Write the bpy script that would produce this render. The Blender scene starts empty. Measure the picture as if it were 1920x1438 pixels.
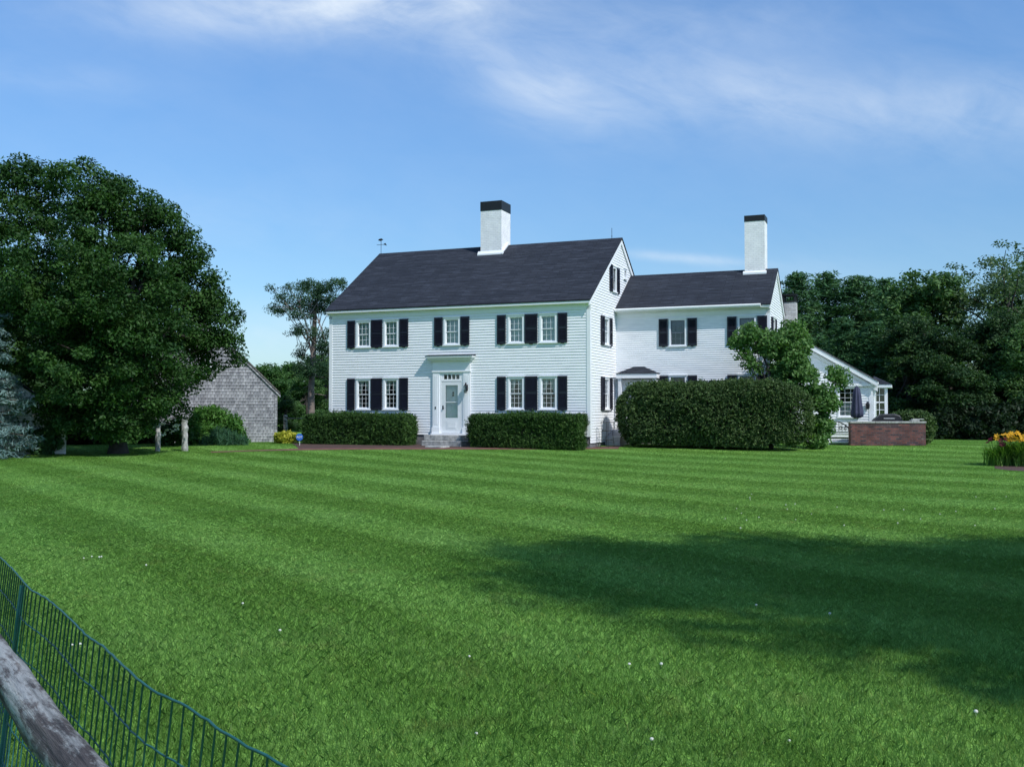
import bpy, bmesh, math, random
import numpy as np
from mathutils import Vector, Matrix

S = bpy.context.scene
COL = S.collection
R = math.radians
rng = np.random.default_rng(11)
random.seed(5)

# ------------------------------------------------------------------ camera
FPX, EYE, PITCH = 1850.0, 1.4, math.atan(48 / 1850)
cd = bpy.data.cameras.new('camera')
cam = bpy.data.objects.new('camera', cd); COL.objects.link(cam)
cd.sensor_width = 36; cd.lens = FPX / 1920 * 36
cd.clip_start = 0.05; cd.clip_end = 5000
cam.location = (0, 0, EYE); cam.rotation_euler = (R(90) + PITCH, 0, 0)
S.camera = cam

def ray(x, y):
    cp, sp = math.cos(PITCH), math.sin(PITCH)
    a = (x - 960) / FPX; b = (719 - y) / FPX
    return Vector((a, cp - sp * b, sp + cp * b))
def at(x, y, Y):
    d = ray(x, y); return Vector((0, 0, EYE)) + d * (Y / d.y)
def atz(x, y, z):
    d = ray(x, y); return Vector((0, 0, EYE)) + d * ((z - EYE) / d.z)

def gz(x, y):
    """height of the ground"""
    x = np.asarray(x, float); y = np.asarray(y, float)
    g = np.interp(y, [-50, 4, 31, 35, 37.6, 500], [-0.25, -0.25, -0.14, -0.09, 0.0, 0.0])
    return g + 0.012 * np.sin(x * 0.9 + 1.3) * np.sin(y * 0.7) * np.clip((36 - y) / 6, 0, 1)
def gzf(x, y): return float(gz(x, y))
def on_ground(x, y):
    d = ray(x, y); t0, t1 = 1.0, 80.0
    for _ in range(50):
        t = (t0 + t1) / 2; p = Vector((0, 0, EYE)) + d * t
        if p.z > gzf(p.x, p.y): t0 = t
        else: t1 = t
    return p

# house frame: origin at the front right corner of the main block
YAW = math.atan2(0.369, 0.929)
HC = Vector((2.87, 36.4, 0))
E1 = Vector((math.cos(YAW), -math.sin(YAW), 0)); E2 = Vector((math.sin(YAW), math.cos(YAW), 0))
def HW(x, y, z=0): return HC + E1 * x + E2 * y + Vector((0, 0, z))

# ------------------------------------------------------------------ sun direction (from the house shadows)
ELEV = R(47); SH = Vector((0.65, -0.76, 0)).normalized()
SUN = Vector((SH.x * math.cos(ELEV), SH.y * math.cos(ELEV), math.sin(ELEV)))

# ------------------------------------------------------------------ mesh helpers
class MB:
    def __init__(s): s.v = []; s.f = []
    def face(s, *ps):
        i = len(s.v); s.v += [tuple(p) for p in ps]; s.f.append(tuple(range(i, i + len(ps)))); return s
    def box(s, x0, x1, y0, y1, z0, z1):
        i = len(s.v)
        s.v += [(x0,y0,z0),(x1,y0,z0),(x1,y1,z0),(x0,y1,z0),(x0,y0,z1),(x1,y0,z1),(x1,y1,z1),(x0,y1,z1)]
        for q in ((0,3,2,1),(4,5,6,7),(0,1,5,4),(1,2,6,5),(2,3,7,6),(3,0,4,7)): s.f.append(tuple(i + k for k in q))
        return s
    def prism(s, poly, axis, a0, a1):
        """poly: 2-D points in the plane perpendicular to axis ('x': (y,z), 'y': (x,z), 'z': (x,y))"""
        i = len(s.v); n = len(poly)
        for a in (a0, a1):
            for p, q in poly:
                s.v.append({'x': (a, p, q), 'y': (p, a, q), 'z': (p, q, a)}[axis])
        s.f.append(tuple(i + k for k in range(n))[::-1]); s.f.append(tuple(i + n + k for k in range(n)))
        for k in range(n):
            m = (k + 1) % n; s.f.append((i + k, i + m, i + n + m, i + n + k))
        return s
    def tube(s, pts, rads, seg=8, cap=True):
        pts = [Vector(p) for p in pts]; i0 = len(s.v); n = len(pts)
        if not hasattr(rads, '__len__'): rads = [rads] * n
        ref = Vector((0.31, 0.17, 0.93))
        for k, p in enumerate(pts):
            t = (pts[min(k + 1, n - 1)] - pts[max(k - 1, 0)]).normalized()
            r = ref if abs(t.dot(ref)) < 0.95 else Vector((1, 0, 0))
            a = t.cross(r).normalized(); b = t.cross(a)
            for j in range(seg):
                th = 2 * math.pi * j / seg
                s.v.append(tuple(p + (a * math.cos(th) + b * math.sin(th)) * rads[k]))
        for k in range(n - 1):
            for j in range(seg):
                m = (j + 1) % seg
                s.f.append((i0 + k*seg + j, i0 + k*seg + m, i0 + (k+1)*seg + m, i0 + (k+1)*seg + j))
        if cap:
            s.f.append(tuple(i0 + j for j in range(seg))); s.f.append(tuple(i0 + (n-1)*seg + j for j in range(seg))[::-1])
        return s
    def lathe(s, prof, cx=0, cy=0, seg=16):
        i0 = len(s.v); n = len(prof)
        for r, z in prof:
            for j in range(seg):
                th = 2 * math.pi * j / seg; s.v.append((cx + r * math.cos(th), cy + r * math.sin(th), z))
        for k in range(n - 1):
            for j in range(seg):
                m = (j + 1) % seg
                s.f.append((i0 + k*seg + j, i0 + k*seg + m, i0 + (k+1)*seg + m, i0 + (k+1)*seg + j))
        s.f.append(tuple(i0 + j for j in range(seg))[::-1]); s.f.append(tuple(i0 + (n-1)*seg + j for j in range(seg)))
        return s

def link(name, me, mat, parent=None):
    o = bpy.data.objects.new(name, me); COL.objects.link(o)
    if mat: me.materials.append(mat)
    if parent: o.parent = parent
    return o
def obj(name, mb, mat, parent=None, smooth=False, loc=None, rot=None, bevel=0, fix=True):
    me = bpy.data.meshes.new(name); me.from_pydata(mb.v, [], mb.f); me.update()
    if fix:
        bm = bmesh.new(); bm.from_mesh(me)
        bmesh.ops.recalc_face_normals(bm, faces=bm.faces); bm.to_mesh(me); bm.free()
    if smooth: me.polygons.foreach_set('use_smooth', [True] * len(me.polygons))
    o = link(name, me, mat, parent)
    if loc is not None: o.location = loc
    if rot is not None: o.rotation_euler = (0, 0, rot)
    if bevel:
        b = o.modifiers.new('edge', 'BEVEL'); b.width = bevel; b.segments = 2; b.limit_method = 'ANGLE'
    return o
def tag(o, label=None, cat=None, group=None, kind=None):
    if label: o['label'] = label
    if cat: o['category'] = cat
    if group: o['group'] = group
    if kind: o['kind'] = kind
    return o
def empty(name, loc=(0, 0, 0), rz=0, **k):
    o = bpy.data.objects.new(name, None); COL.objects.link(o); o.location = loc; o.rotation_euler = (0, 0, rz)
    o.empty_display_size = 0.2
    return tag(o, **k)
def copy_tree(o, parent=None):
    c = o.copy(); COL.objects.link(c)
    if parent: c.parent = parent
    for ch in list(o.children): copy_tree(ch, c)
    return c

# ------------------------------------------------------------------ node helpers
class NT:
    def __init__(s, nt): s.t = nt; nt.nodes.clear()
    def n(s, kind, **kw):
        nd = s.t.nodes.new(kind)
        for k, v in kw.items():
            if k == 'ins':
                for a, b in v.items():
                    if isinstance(b, bpy.types.NodeSocket): s.t.links.new(b, nd.inputs[a])
                    else: nd.inputs[a].default_value = b
            else: setattr(nd, k, v)
        return nd
    def math(s, op, a, b=0.0, c=0.0): return s.n('ShaderNodeMath', operation=op, ins={0: a, 1: b, 2: c}).outputs[0]
    def vmath(s, op, a, b=(0, 0, 0)): return s.n('ShaderNodeVectorMath', operation=op, ins={0: a, 1: b}).outputs[0]
    def sep(s, v): return s.n('ShaderNodeSeparateXYZ', ins={0: v}).outputs
    def comb(s, x=0.0, y=0.0, z=0.0): return s.n('ShaderNodeCombineXYZ', ins={0: x, 1: y, 2: z}).outputs[0]
    def noise(s, vec, scale, detail=3.0, rough=0.55, dist=0.0):
        return s.n('ShaderNodeTexNoise', ins={'Vector': vec, 'Scale': scale, 'Detail': detail, 'Roughness': rough, 'Distortion': dist}).outputs[0]
    def ramp(s, fac, stops, interp='LINEAR'):
        nd = s.n('ShaderNodeValToRGB', ins={0: fac}); cr = nd.color_ramp; cr.interpolation = interp
        while len(cr.elements) > 1: cr.elements.remove(cr.elements[-1])
        for i, (p, c) in enumerate(stops):
            e = cr.elements[0] if i == 0 else cr.elements.new(p)
            e.position = p; e.color = (*c, 1) if len(c) == 3 else c
        return nd.outputs[0]
    def mix(s, fac, a, b, blend='MIX'):
        nd = s.n('ShaderNodeMix', data_type='RGBA', blend_type=blend)
        for k, v in ((0, fac), (6, a), (7, b)):
            if isinstance(v, bpy.types.NodeSocket): s.t.links.new(v, nd.inputs[k])
            else: nd.inputs[k].default_value = (*v, 1) if k and len(v) == 3 else v
        return nd.outputs[2]
    def objco(s): return s.n('ShaderNodeTexCoord').outputs['Object']
    def bump(s, h, strength=0.3, dist=0.02): return s.n('ShaderNodeBump', ins={'Height': h, 'Strength': strength, 'Distance': dist}).outputs[0]
    def bsdf(s, color, rough=0.6, normal=None, spec=0.4, metal=0.0):
        i = {'Base Color': color if isinstance(color, bpy.types.NodeSocket) else (*color, 1), 'Roughness': rough, 'Specular IOR Level': spec, 'Metallic': metal}
        if normal: i['Normal'] = normal
        return s.n('ShaderNodeBsdfPrincipled', ins=i).outputs[0]
    def out(s, sh): s.n('ShaderNodeOutputMaterial', ins={0: sh})
def mat(name):
    m = bpy.data.materials.new(name); m.use_nodes = True
    return m, NT(m.node_tree)
def lerpc(c, k): return tuple(min(1, v * k) for v in c)

def simple(name, c, rough=0.55, var=0.12, scale=6.0, bump=0.0, bscale=60.0, spec=0.4, metal=0.0):
    m, t = mat(name); co = t.objco()
    n = t.noise(co, scale, 4)
    col = t.ramp(n, [(0.3, lerpc(c, 1 - var)), (0.7, lerpc(c, 1 + var))])
    nm = t.bump(t.noise(co, bscale, 3), bump, 0.01) if bump else None
    t.out(t.bsdf(col, rough, nm, spec, metal)); return m

M = {}
M['white'] = simple('white_paint', (0.80, 0.82, 0.85), 0.5, 0.03, 3, 0.05, 40)
# clapboard paint: faint weather streaks and grime low down on each course
m, t = mat('clapboard_paint'); co = t.objco(); x, y, z = t.sep(co)
st = t.noise(t.comb(t.math('MULTIPLY', x, 1.2), t.math('MULTIPLY', y, 1.2), t.math('MULTIPLY', z, 9)), 1.6, 5)
col = t.ramp(st, [(0.3, (0.73, 0.75, 0.785)), (0.55, (0.82, 0.835, 0.86)), (0.8, (0.84, 0.85, 0.875))])
t.out(t.bsdf(col, 0.55, t.bump(t.noise(t.comb(t.math('MULTIPLY', x, 4), t.math('MULTIPLY', y, 4), t.math('MULTIPLY', z, 60)), 2, 3), 0.08, 0.01), 0.35)); M['clap'] = m
M['shutter'] = simple('shutter_paint', (0.012, 0.013, 0.024), 0.45, 0.25, 4, 0.05, 50)
M['black_iron'] = simple('black_iron', (0.012, 0.012, 0.014), 0.45, 0.2, 10)
M['foundation'] = simple('foundation_stone', (0.16, 0.16, 0.17), 0.85, 0.4, 5, 0.5, 14)
M['dark_room'] = simple('dim_room', (0.055, 0.055, 0.06), 0.9, 0.2, 2)
M['sheer'] = simple('sheer_curtain', (0.50, 0.60, 0.60), 0.9, 0.08, 8)
M['lace'] = simple('lace_curtain', (0.50, 0.56, 0.55), 0.9, 0.06, 8)
M['blind'] = simple('slate_blind', (0.10, 0.125, 0.15), 0.8, 0.05)
M['granite'] = simple('granite', (0.33, 0.33, 0.32), 0.8, 0.35, 9, 0.6, 30)
M['gutter'] = simple('gutter_white', (0.86, 0.86, 0.86), 0.4, 0.02)
M['door_white'] = simple('door_white', (0.72, 0.75, 0.77), 0.4, 0.03)
M['door_panel'] = simple('inner_door', (0.70, 0.76, 0.80), 0.5, 0.04)
M['bark'] = simple('bark', (0.085, 0.072, 0.060), 0.9, 0.4, 6, 0.9, 16)
M['pine_bark'] = simple('pine_bark', (0.20, 0.165, 0.145), 0.9, 0.35, 5, 0.9, 14)
M['dark_bark'] = simple('dark_bark', (0.045, 0.038, 0.034), 0.9, 0.4, 6, 0.7, 16)
M['twig'] = simple('twigs', (0.022, 0.020, 0.014), 0.95, 0.4, 6)
M['green_wire'] = simple('green_coated_wire', (0.014, 0.095, 0.085), 0.4, 0.2, 20)
M['umbrella'] = simple('navy_canvas', (0.045, 0.05, 0.095), 0.8, 0.25, 12)
M['grill_cover'] = simple('grill_cover', (0.02, 0.021, 0.026), 0.5, 0.25, 6)
M['mulch'] = simple('bark_mulch', (0.075, 0.043, 0.036), 0.95, 0.55, 30, 1.0, 50)
M['sign_blue'] = simple('sign_blue', (0.03, 0.13, 0.52), 0.4, 0.03)
M['bench_white'] = simple('bench_white', (0.72, 0.73, 0.74), 0.45, 0.05)

def glass_mat():
    m, t = mat('window_glass')
    lw = t.n('ShaderNodeLayerWeight', ins={'Blend': 0.35}).outputs['Fresnel']
    fac = t.math('ADD', t.math('MULTIPLY', lw, 0.8), 0.06)
    co = t.objco()
    g = t.n('ShaderNodeBsdfGlossy', ins={'Color': (0.95, 0.97, 1, 1), 'Roughness': 0.03, 'Normal': t.bump(t.noise(co, 2.5, 2), 0.06, 0.05)}).outputs[0]
    tr = t.n('ShaderNodeBsdfTransparent', ins={'Color': (0.86, 0.90, 0.90, 1)}).outputs[0]
    t.out(t.n('ShaderNodeMixShader', ins={0: fac, 1: tr, 2: g}).outputs[0]); return m
M['glass'] = glass_mat()

def shingle(name, swap, c1, c2, row=0.14, width=0.9):
    m, t = mat(name); co = t.objco(); x, y, z = t.sep(co)
    if swap: x, y = y, x
    v = t.comb(x, t.math('MULTIPLY', y, 1.2), 0.0)
    b = t.n('ShaderNodeTexBrick', ins={'Vector': v, 'Color1': (*c1, 1), 'Color2': (*c2, 1), 'Mortar': (*lerpc(c1, 0.45), 1), 'Scale': 1.0,
            'Mortar Size': 0.010, 'Brick Width': width, 'Row Height': row, 'Bias': -0.15, 'Mortar Smooth': 0.4})
    b.offset = 0.37; b.offset_frequency = 2
    n1 = t.noise(t.comb(t.math('MULTIPLY', x, 1.6), t.math('MULTIPLY', y, 9.0), 0.0), 1.0, 5, 0.65)
    col = t.mix(1.0, b.outputs[0], t.ramp(n1, [(0.3, (0.72, 0.72, 0.72)), (0.52, (1, 1, 1)), (0.70, (1.7, 1.7, 1.7))]), 'MULTIPLY')
    n2 = t.noise(co, 130, 2)
    col = t.mix(1.0, col, t.ramp(n2, [(0.3, (0.75, 0.75, 0.75)), (0.7, (1.25, 1.25, 1.25))]), 'MULTIPLY')
    h = t.math('ADD', b.outputs[1], t.math('MULTIPLY', n2, -0.4))
    t.out(t.bsdf(col, 0.85, t.bump(t.math('MULTIPLY', h, -1.0), 0.5, 0.012), 0.25)); return m
M['roof'] = shingle('asphalt_shingles', False, (0.020, 0.024, 0.034), (0.033, 0.038, 0.051))
M['roof_y'] = shingle('asphalt_shingles_wing', True, (0.10, 0.10, 0.11), (0.15, 0.15, 0.16))
M['roof_barn'] = shingle('barn_roof_shingles', True, (0.10, 0.095, 0.09), (0.15, 0.14, 0.135))

def brickwork(name, c1, c2, mortar, bw=0.21, rh=0.075, bump=0.5, stain=None, msize=0.01):
    m, t = mat(name); co = t.objco(); x, y, z = t.sep(co)
    v = t.comb(t.math('ADD', x, y), z, 0.0)
    b = t.n('ShaderNodeTexBrick', ins={'Vector': v, 'Color1': (*c1, 1), 'Color2': (*c2, 1), 'Mortar': (*mortar, 1), 'Scale': 1.0,
            'Mortar Size': msize, 'Brick Width': bw, 'Row Height': rh, 'Bias': 0.0, 'Mortar Smooth': 0.3})
    n = t.noise(co, 3.0, 5, 0.65)
    col = t.mix(1.0, b.outputs[0], t.ramp(n, [(0.3, (0.86, 0.86, 0.87)), (0.7, (1.08, 1.07, 1.07))] if c1[0] > .5 else [(0.3, (0.55, 0.52, 0.54)), (0.7, (1.25, 1.18, 1.2))]), 'MULTIPLY')
    if stain:
        col = t.mix(t.ramp(t.noise(co, 5.5, 5, 0.7), [(0.60, (0, 0, 0)), (0.72, (0.8, 0.8, 0.8))]), col, stain)
    h = t.math('ADD', t.math('MULTIPLY', b.outputs[1], -1.0), t.math('MULTIPLY', t.noise(co, 30, 3), 0.4))
    t.out(t.bsdf(col, 0.8, t.bump(h, bump, 0.012), 0.3)); return m
M['white_brick'] = brickwork('white_painted_brick', (0.86, 0.86, 0.86), (0.83, 0.83, 0.84), (0.74, 0.74, 0.75), bump=0.35, stain=(0.74, 0.72, 0.70))
M['worn_brick'] = brickwork('worn_white_brick', (0.58, 0.57, 0.57), (0.44, 0.42, 0.42), (0.40, 0.38, 0.38), bump=0.6, stain=(0.34, 0.30, 0.29))
M['red_brick'] = brickwork('old_red_brick', (0.19, 0.072, 0.060), (0.055, 0.036, 0.042), (0.10, 0.085, 0.09), bump=0.8, stain=(0.22, 0.17, 0.15))
M['pave_brick'] = None
m, t = mat('brick_paving'); co = t.objco(); x, y, z = t.sep(co)
b = t.n('ShaderNodeTexBrick', ins={'Vector': co, 'Color1': (0.21, 0.085, 0.06, 1), 'Color2': (0.14, 0.065, 0.05, 1), 'Mortar': (0.10, 0.08, 0.07, 1), 'Scale': 1.0,
        'Mortar Size': 0.008, 'Brick Width': 0.21, 'Row Height': 0.1})
col = t.mix(1.0, b.outputs[0], t.ramp(t.noise(co, 2.2, 5), [(0.3, (0.7, 0.7, 0.7)), (0.7, (1.25, 1.2, 1.15))]), 'MULTIPLY')
t.out(t.bsdf(col, 0.9, t.bump(b.outputs[1], -0.5, 0.01))); M['pave_brick'] = m

# weathered cedar shingles on the barn (courses are real geometry)
m, t = mat('weathered_cedar'); co = t.objco(); x, y, z = t.sep(co)
v = t.comb(t.math('ADD', x, y), z, 0.0)
b = t.n('ShaderNodeTexBrick', ins={'Vector': v, 'Color1': (0.40, 0.41, 0.43, 1), 'Color2': (0.20, 0.21, 0.23, 1), 'Mortar': (0.07, 0.065, 0.065, 1), 'Scale': 1.0,
        'Mortar Size': 0.007, 'Brick Width': 0.14, 'Row Height': 0.135, 'Bias': -0.1})
b.offset = 0.43
n = t.noise(t.comb(t.math('MULTIPLY', t.math('ADD', x, y), 3), t.math('MULTIPLY', z, 1.0), 0.0), 1.6, 5, 0.7)
col = t.mix(1.0, b.outputs[0], t.ramp(n, [(0.3, (0.65, 0.64, 0.66)), (0.7, (1.25, 1.25, 1.27))]), 'MULTIPLY')
t.out(t.bsdf(col, 0.9, t.bump(t.noise(t.comb(t.math('MULTIPLY', t.math('ADD', x, y), 40), t.math('MULTIPLY', z, 3), 0.0), 2, 3), 0.4, 0.01), 0.15)); M['cedar'] = m

# weathered split rail
m, t = mat('weathered_rail'); co = t.objco(); x, y, z = t.sep(co)
v = t.comb(t.math('MULTIPLY', x, 1.3), t.math('MULTIPLY', y, 24), t.math('MULTIPLY', z, 24))
g = t.noise(v, 1.5, 8, 0.7, 0.15)
p = t.noise(t.comb(t.math('MULTIPLY', x, 2.6), t.math('MULTIPLY', y, 11), t.math('MULTIPLY', z, 11)), 1.1, 8, 0.75, 0.2)
col = t.mix(t.ramp(p, [(0.44, (0, 0, 0)), (0.54, (1, 1, 1))]), t.ramp(g, [(0.32, (0.08, 0.085, 0.085)), (0.45, (0.25, 0.265, 0.265)), (0.7, (0.44, 0.46, 0.455))]),
            t.ramp(g, [(0.35, (0.035, 0.033, 0.035)), (0.6, (0.11, 0.10, 0.10)), (0.75, (0.22, 0.17, 0.12))]))
t.out(t.bsdf(col, 0.9, t.bump(t.math('ADD', g, t.math('MULTIPLY', p, 0.8)), 0.9, 0.02), 0.2)); M['rail'] = m

def foliage(name, dark, mid, light, transl=0.25, gloss=0.16, rough=0.55):
    m, t = mat(name)
    a = t.n('ShaderNodeAttribute', attribute_name='var').outputs['Fac']
    n = t.noise(t.objco(), 0.5, 2)
    f = t.math('ADD', t.math('MULTIPLY', a, 0.7), t.math('MULTIPLY', n, 0.4))
    col = t.ramp(f, [(0.18, dark), (0.5, mid), (0.9, light)])
    d = t.bsdf(col, rough, None, gloss)
    tr = t.n('ShaderNodeBsdfTranslucent', ins={'Color': t.mix(1.0, col, (1.25, 1.5, 0.55), 'MULTIPLY')}).outputs[0]
    t.out(t.n('ShaderNodeMixShader', ins={0: transl, 1: d, 2: tr}).outputs[0]); return m
M['maple_leaf'] = foliage('broadleaf_dark', (0.011, 0.036, 0.010), (0.026, 0.070, 0.017), (0.060, 0.130, 0.030))
M['wood_leaf'] = foliage('broadleaf_woods', (0.026, 0.066, 0.024), (0.060, 0.130, 0.042), (0.125, 0.215, 0.075))
M['deep_leaf'] = foliage('broadleaf_deep', (0.012, 0.034, 0.014), (0.027, 0.064, 0.022), (0.060, 0.110, 0.036))
M['flat_pine_leaf'] = foliage('old_pine_needles', (0.012, 0.036, 0.018), (0.026, 0.068, 0.030), (0.058, 0.115, 0.046), 0.15)
M['airy_leaf'] = foliage('grey_green_leaves', (0.032, 0.064, 0.034), (0.075, 0.128, 0.062), (0.145, 0.21, 0.105), 0.3)
M['shade_tint_leaf'] = foliage('painted_shade_leaves', (0.006, 0.016, 0.008), (0.012, 0.028, 0.012), (0.026, 0.048, 0.018))  # shade under the trees is put into this leaf colour
M['far_leaf'] = foliage('broadleaf_far', (0.020, 0.060, 0.018), (0.040, 0.105, 0.028), (0.085, 0.17, 0.045))
M['pine_leaf'] = foliage('pine_needles', (0.020, 0.060, 0.028), (0.046, 0.118, 0.048), (0.10, 0.20, 0.072), 0.2)
M['spruce_leaf'] = foliage('blue_spruce_needles', (0.06, 0.115, 0.115), (0.125, 0.205, 0.20), (0.23, 0.32, 0.31), 0.1)
M['hedge_leaf'] = foliage('hedge_leaves', (0.021, 0.047, 0.016), (0.050, 0.095, 0.030), (0.125, 0.185, 0.064), 0.15)
M['yew_leaf'] = foliage('yew_needles', (0.011, 0.034, 0.010), (0.030, 0.074, 0.018), (0.085, 0.170, 0.034), 0.12)
M['lilac_leaf'] = foliage('lilac_leaves', (0.045, 0.11, 0.030), (0.085, 0.18, 0.050), (0.16, 0.27, 0.090), 0.3)
M['shrub_leaf'] = foliage('light_shrub_leaves', (0.030, 0.095, 0.018), (0.060, 0.16, 0.030), (0.12, 0.25, 0.048), 0.3)
M['iris_leaf'] = foliage('iris_blades', (0.02, 0.065, 0.035), (0.032, 0.09, 0.05), (0.055, 0.13, 0.06), 0.2)
M['gold_leaf'] = foliage('golden_leaves', (0.22, 0.24, 0.03), (0.42, 0.42, 0.06), (0.62, 0.58, 0.10), 0.3)
M['lily_leaf'] = foliage('daylily_blades', (0.06, 0.14, 0.03), (0.12, 0.25, 0.05), (0.22, 0.36, 0.08), 0.4)
M['petal_gold'] = foliage('gold_petals', (0.72, 0.40, 0.04), (0.86, 0.62, 0.10), (0.90, 0.76, 0.30), 0.25)
M['petal_plum'] = foliage('plum_petals', (0.10, 0.01, 0.03), (0.16, 0.02, 0.05), (0.25, 0.05, 0.06), 0.2)
M['petal_white'] = foliage('white_petals', (0.65, 0.66, 0.62), (0.75, 0.76, 0.72), (0.82, 0.82, 0.8), 0.2)

# ------------------------------------------------------------------ lawn material (blades and soil share it)
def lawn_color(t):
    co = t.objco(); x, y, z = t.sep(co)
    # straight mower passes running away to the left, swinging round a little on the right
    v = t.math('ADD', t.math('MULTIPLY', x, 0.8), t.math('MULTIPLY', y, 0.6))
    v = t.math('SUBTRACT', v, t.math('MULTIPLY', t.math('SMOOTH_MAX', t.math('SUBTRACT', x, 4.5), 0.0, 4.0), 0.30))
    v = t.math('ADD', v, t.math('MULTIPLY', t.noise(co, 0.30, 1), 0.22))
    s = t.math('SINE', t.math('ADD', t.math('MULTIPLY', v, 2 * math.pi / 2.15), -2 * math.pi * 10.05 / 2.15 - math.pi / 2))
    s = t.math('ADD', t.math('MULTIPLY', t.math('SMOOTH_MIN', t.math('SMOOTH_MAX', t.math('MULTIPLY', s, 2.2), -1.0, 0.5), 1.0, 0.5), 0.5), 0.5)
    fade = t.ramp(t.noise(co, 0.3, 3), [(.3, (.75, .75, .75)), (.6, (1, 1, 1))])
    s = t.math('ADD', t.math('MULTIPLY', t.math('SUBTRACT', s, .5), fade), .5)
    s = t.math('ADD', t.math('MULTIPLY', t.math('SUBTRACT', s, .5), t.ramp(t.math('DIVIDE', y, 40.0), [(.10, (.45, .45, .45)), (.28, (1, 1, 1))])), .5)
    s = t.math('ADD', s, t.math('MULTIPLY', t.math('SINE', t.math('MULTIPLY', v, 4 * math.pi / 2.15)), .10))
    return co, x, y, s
def lawn_mat(name, blades):
    m, t = mat(name)
    co, x, y, s = lawn_color(t)
    n1 = t.noise(co, 0.55, 5, 0.6); n2 = t.noise(co, 2.6, 4, 0.65); n3 = t.noise(co, 0.18, 3)
    base = t.ramp(n1, [(0.28, (0.138, 0.285, 0.050)), (0.5, (0.158, 0.315, 0.062)), (0.72, (0.180, 0.340, 0.080))])
    dry = t.ramp(n2, [(0.58, (0, 0, 0)), (0.78, (0.55, 0.55, 0.55))])
    base = t.mix(dry, base, (0.23, 0.265, 0.075))
    blue = t.ramp(n3, [(0.45, (0, 0, 0)), (0.70, (0.3, 0.3, 0.3))])
    base = t.mix(blue, base, (0.125, 0.30, 0.065))
    st = t.mix(s, (0.82, 0.855, 0.74), (1.19, 1.14, 1.25))  # mowing stripes: light and dark sheen of leaned blades put into the colour
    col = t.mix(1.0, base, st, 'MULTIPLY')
    if blades:
        a = t.n('ShaderNodeAttribute', attribute_name='var').outputs['Fac']
        col = t.mix(1.0, col, t.ramp(a, [(0.0, (0.90, 0.90, 0.90)), (0.6, (1.0, 1.0, 1.0)), (0.93, (1.12, 1.10, 1.10)), (1.0, (1.9, 1.35, 1.4))]), 'MULTIPLY')
        d = t.bsdf(col, 0.5, None, 0.3)
        tr = t.n('ShaderNodeBsdfTranslucent', ins={'Color': col}).outputs[0]
        t.out(t.n('ShaderNodeMixShader', ins={0: 0.58, 1: d, 2: tr}).outputs[0])
    else:
        f1 = t.noise(t.comb(t.math('MULTIPLY', x, 14), t.math('MULTIPLY', y, 5), 0.0), 1.0, 5, 0.7)
        col = t.mix(1.0, col, t.ramp(f1, [(0.3, (0.9, 0.92, 0.85)), (0.7, (1.35, 1.32, 1.25))]), 'MULTIPLY')
        t.out(t.bsdf(col, 0.9, t.bump(t.noise(co, 60, 3), 0.8, 0.02), 0.1))
    return m
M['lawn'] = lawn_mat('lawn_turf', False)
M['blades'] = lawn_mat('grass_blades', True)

# ------------------------------------------------------------------ ground sheet
def ground():
    xs = np.unique(np.concatenate([np.linspace(-900, -60, 12), np.linspace(-60, 60, 161), np.linspace(60, 900, 12)]))
    ys = np.unique(np.concatenate([np.linspace(-300, -10, 6), np.linspace(-10, 60, 141), np.linspace(60, 1500, 12)]))
    X, Y = np.meshgrid(xs, ys); Z = gz(X, Y)
    v = np.stack([X, Y, Z], -1).reshape(-1, 3); nx = len(xs)
    i = (np.arange(len(ys) - 1)[:, None] * nx + np.arange(nx - 1)[None]).reshape(-1)
    f = np.stack([i, i + 1, i + nx + 1, i + nx], -1)
    me = bpy.data.meshes.new('lawn'); me.from_pydata(v.tolist(), [], f.tolist()); me.update()
    me.polygons.foreach_set('use_smooth', [True] * len(me.polygons))
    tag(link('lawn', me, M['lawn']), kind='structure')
ground()

def raw_mesh(name, v, nper, var, mat_, parent=None):
    """many separate n-gons from an (N, nper, 3) array, with a random value per face"""
    N = v.shape[0]
    me = bpy.data.meshes.new(name)
    me.vertices.add(N * nper); me.vertices.foreach_set('co', v.reshape(-1).astype(np.float32))
    me.loops.add(N * nper); me.loops.foreach_set('vertex_index', np.arange(N * nper, dtype=np.int32))
    me.polygons.add(N); me.polygons.foreach_set('loop_start', (np.arange(N) * nper).astype(np.int32))
    me.update(calc_edges=True)
    a = me.attributes.new('var', 'FLOAT', 'FACE'); a.data.foreach_set('value', var.astype(np.float32))
    return link(name, me, mat_, parent)

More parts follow.
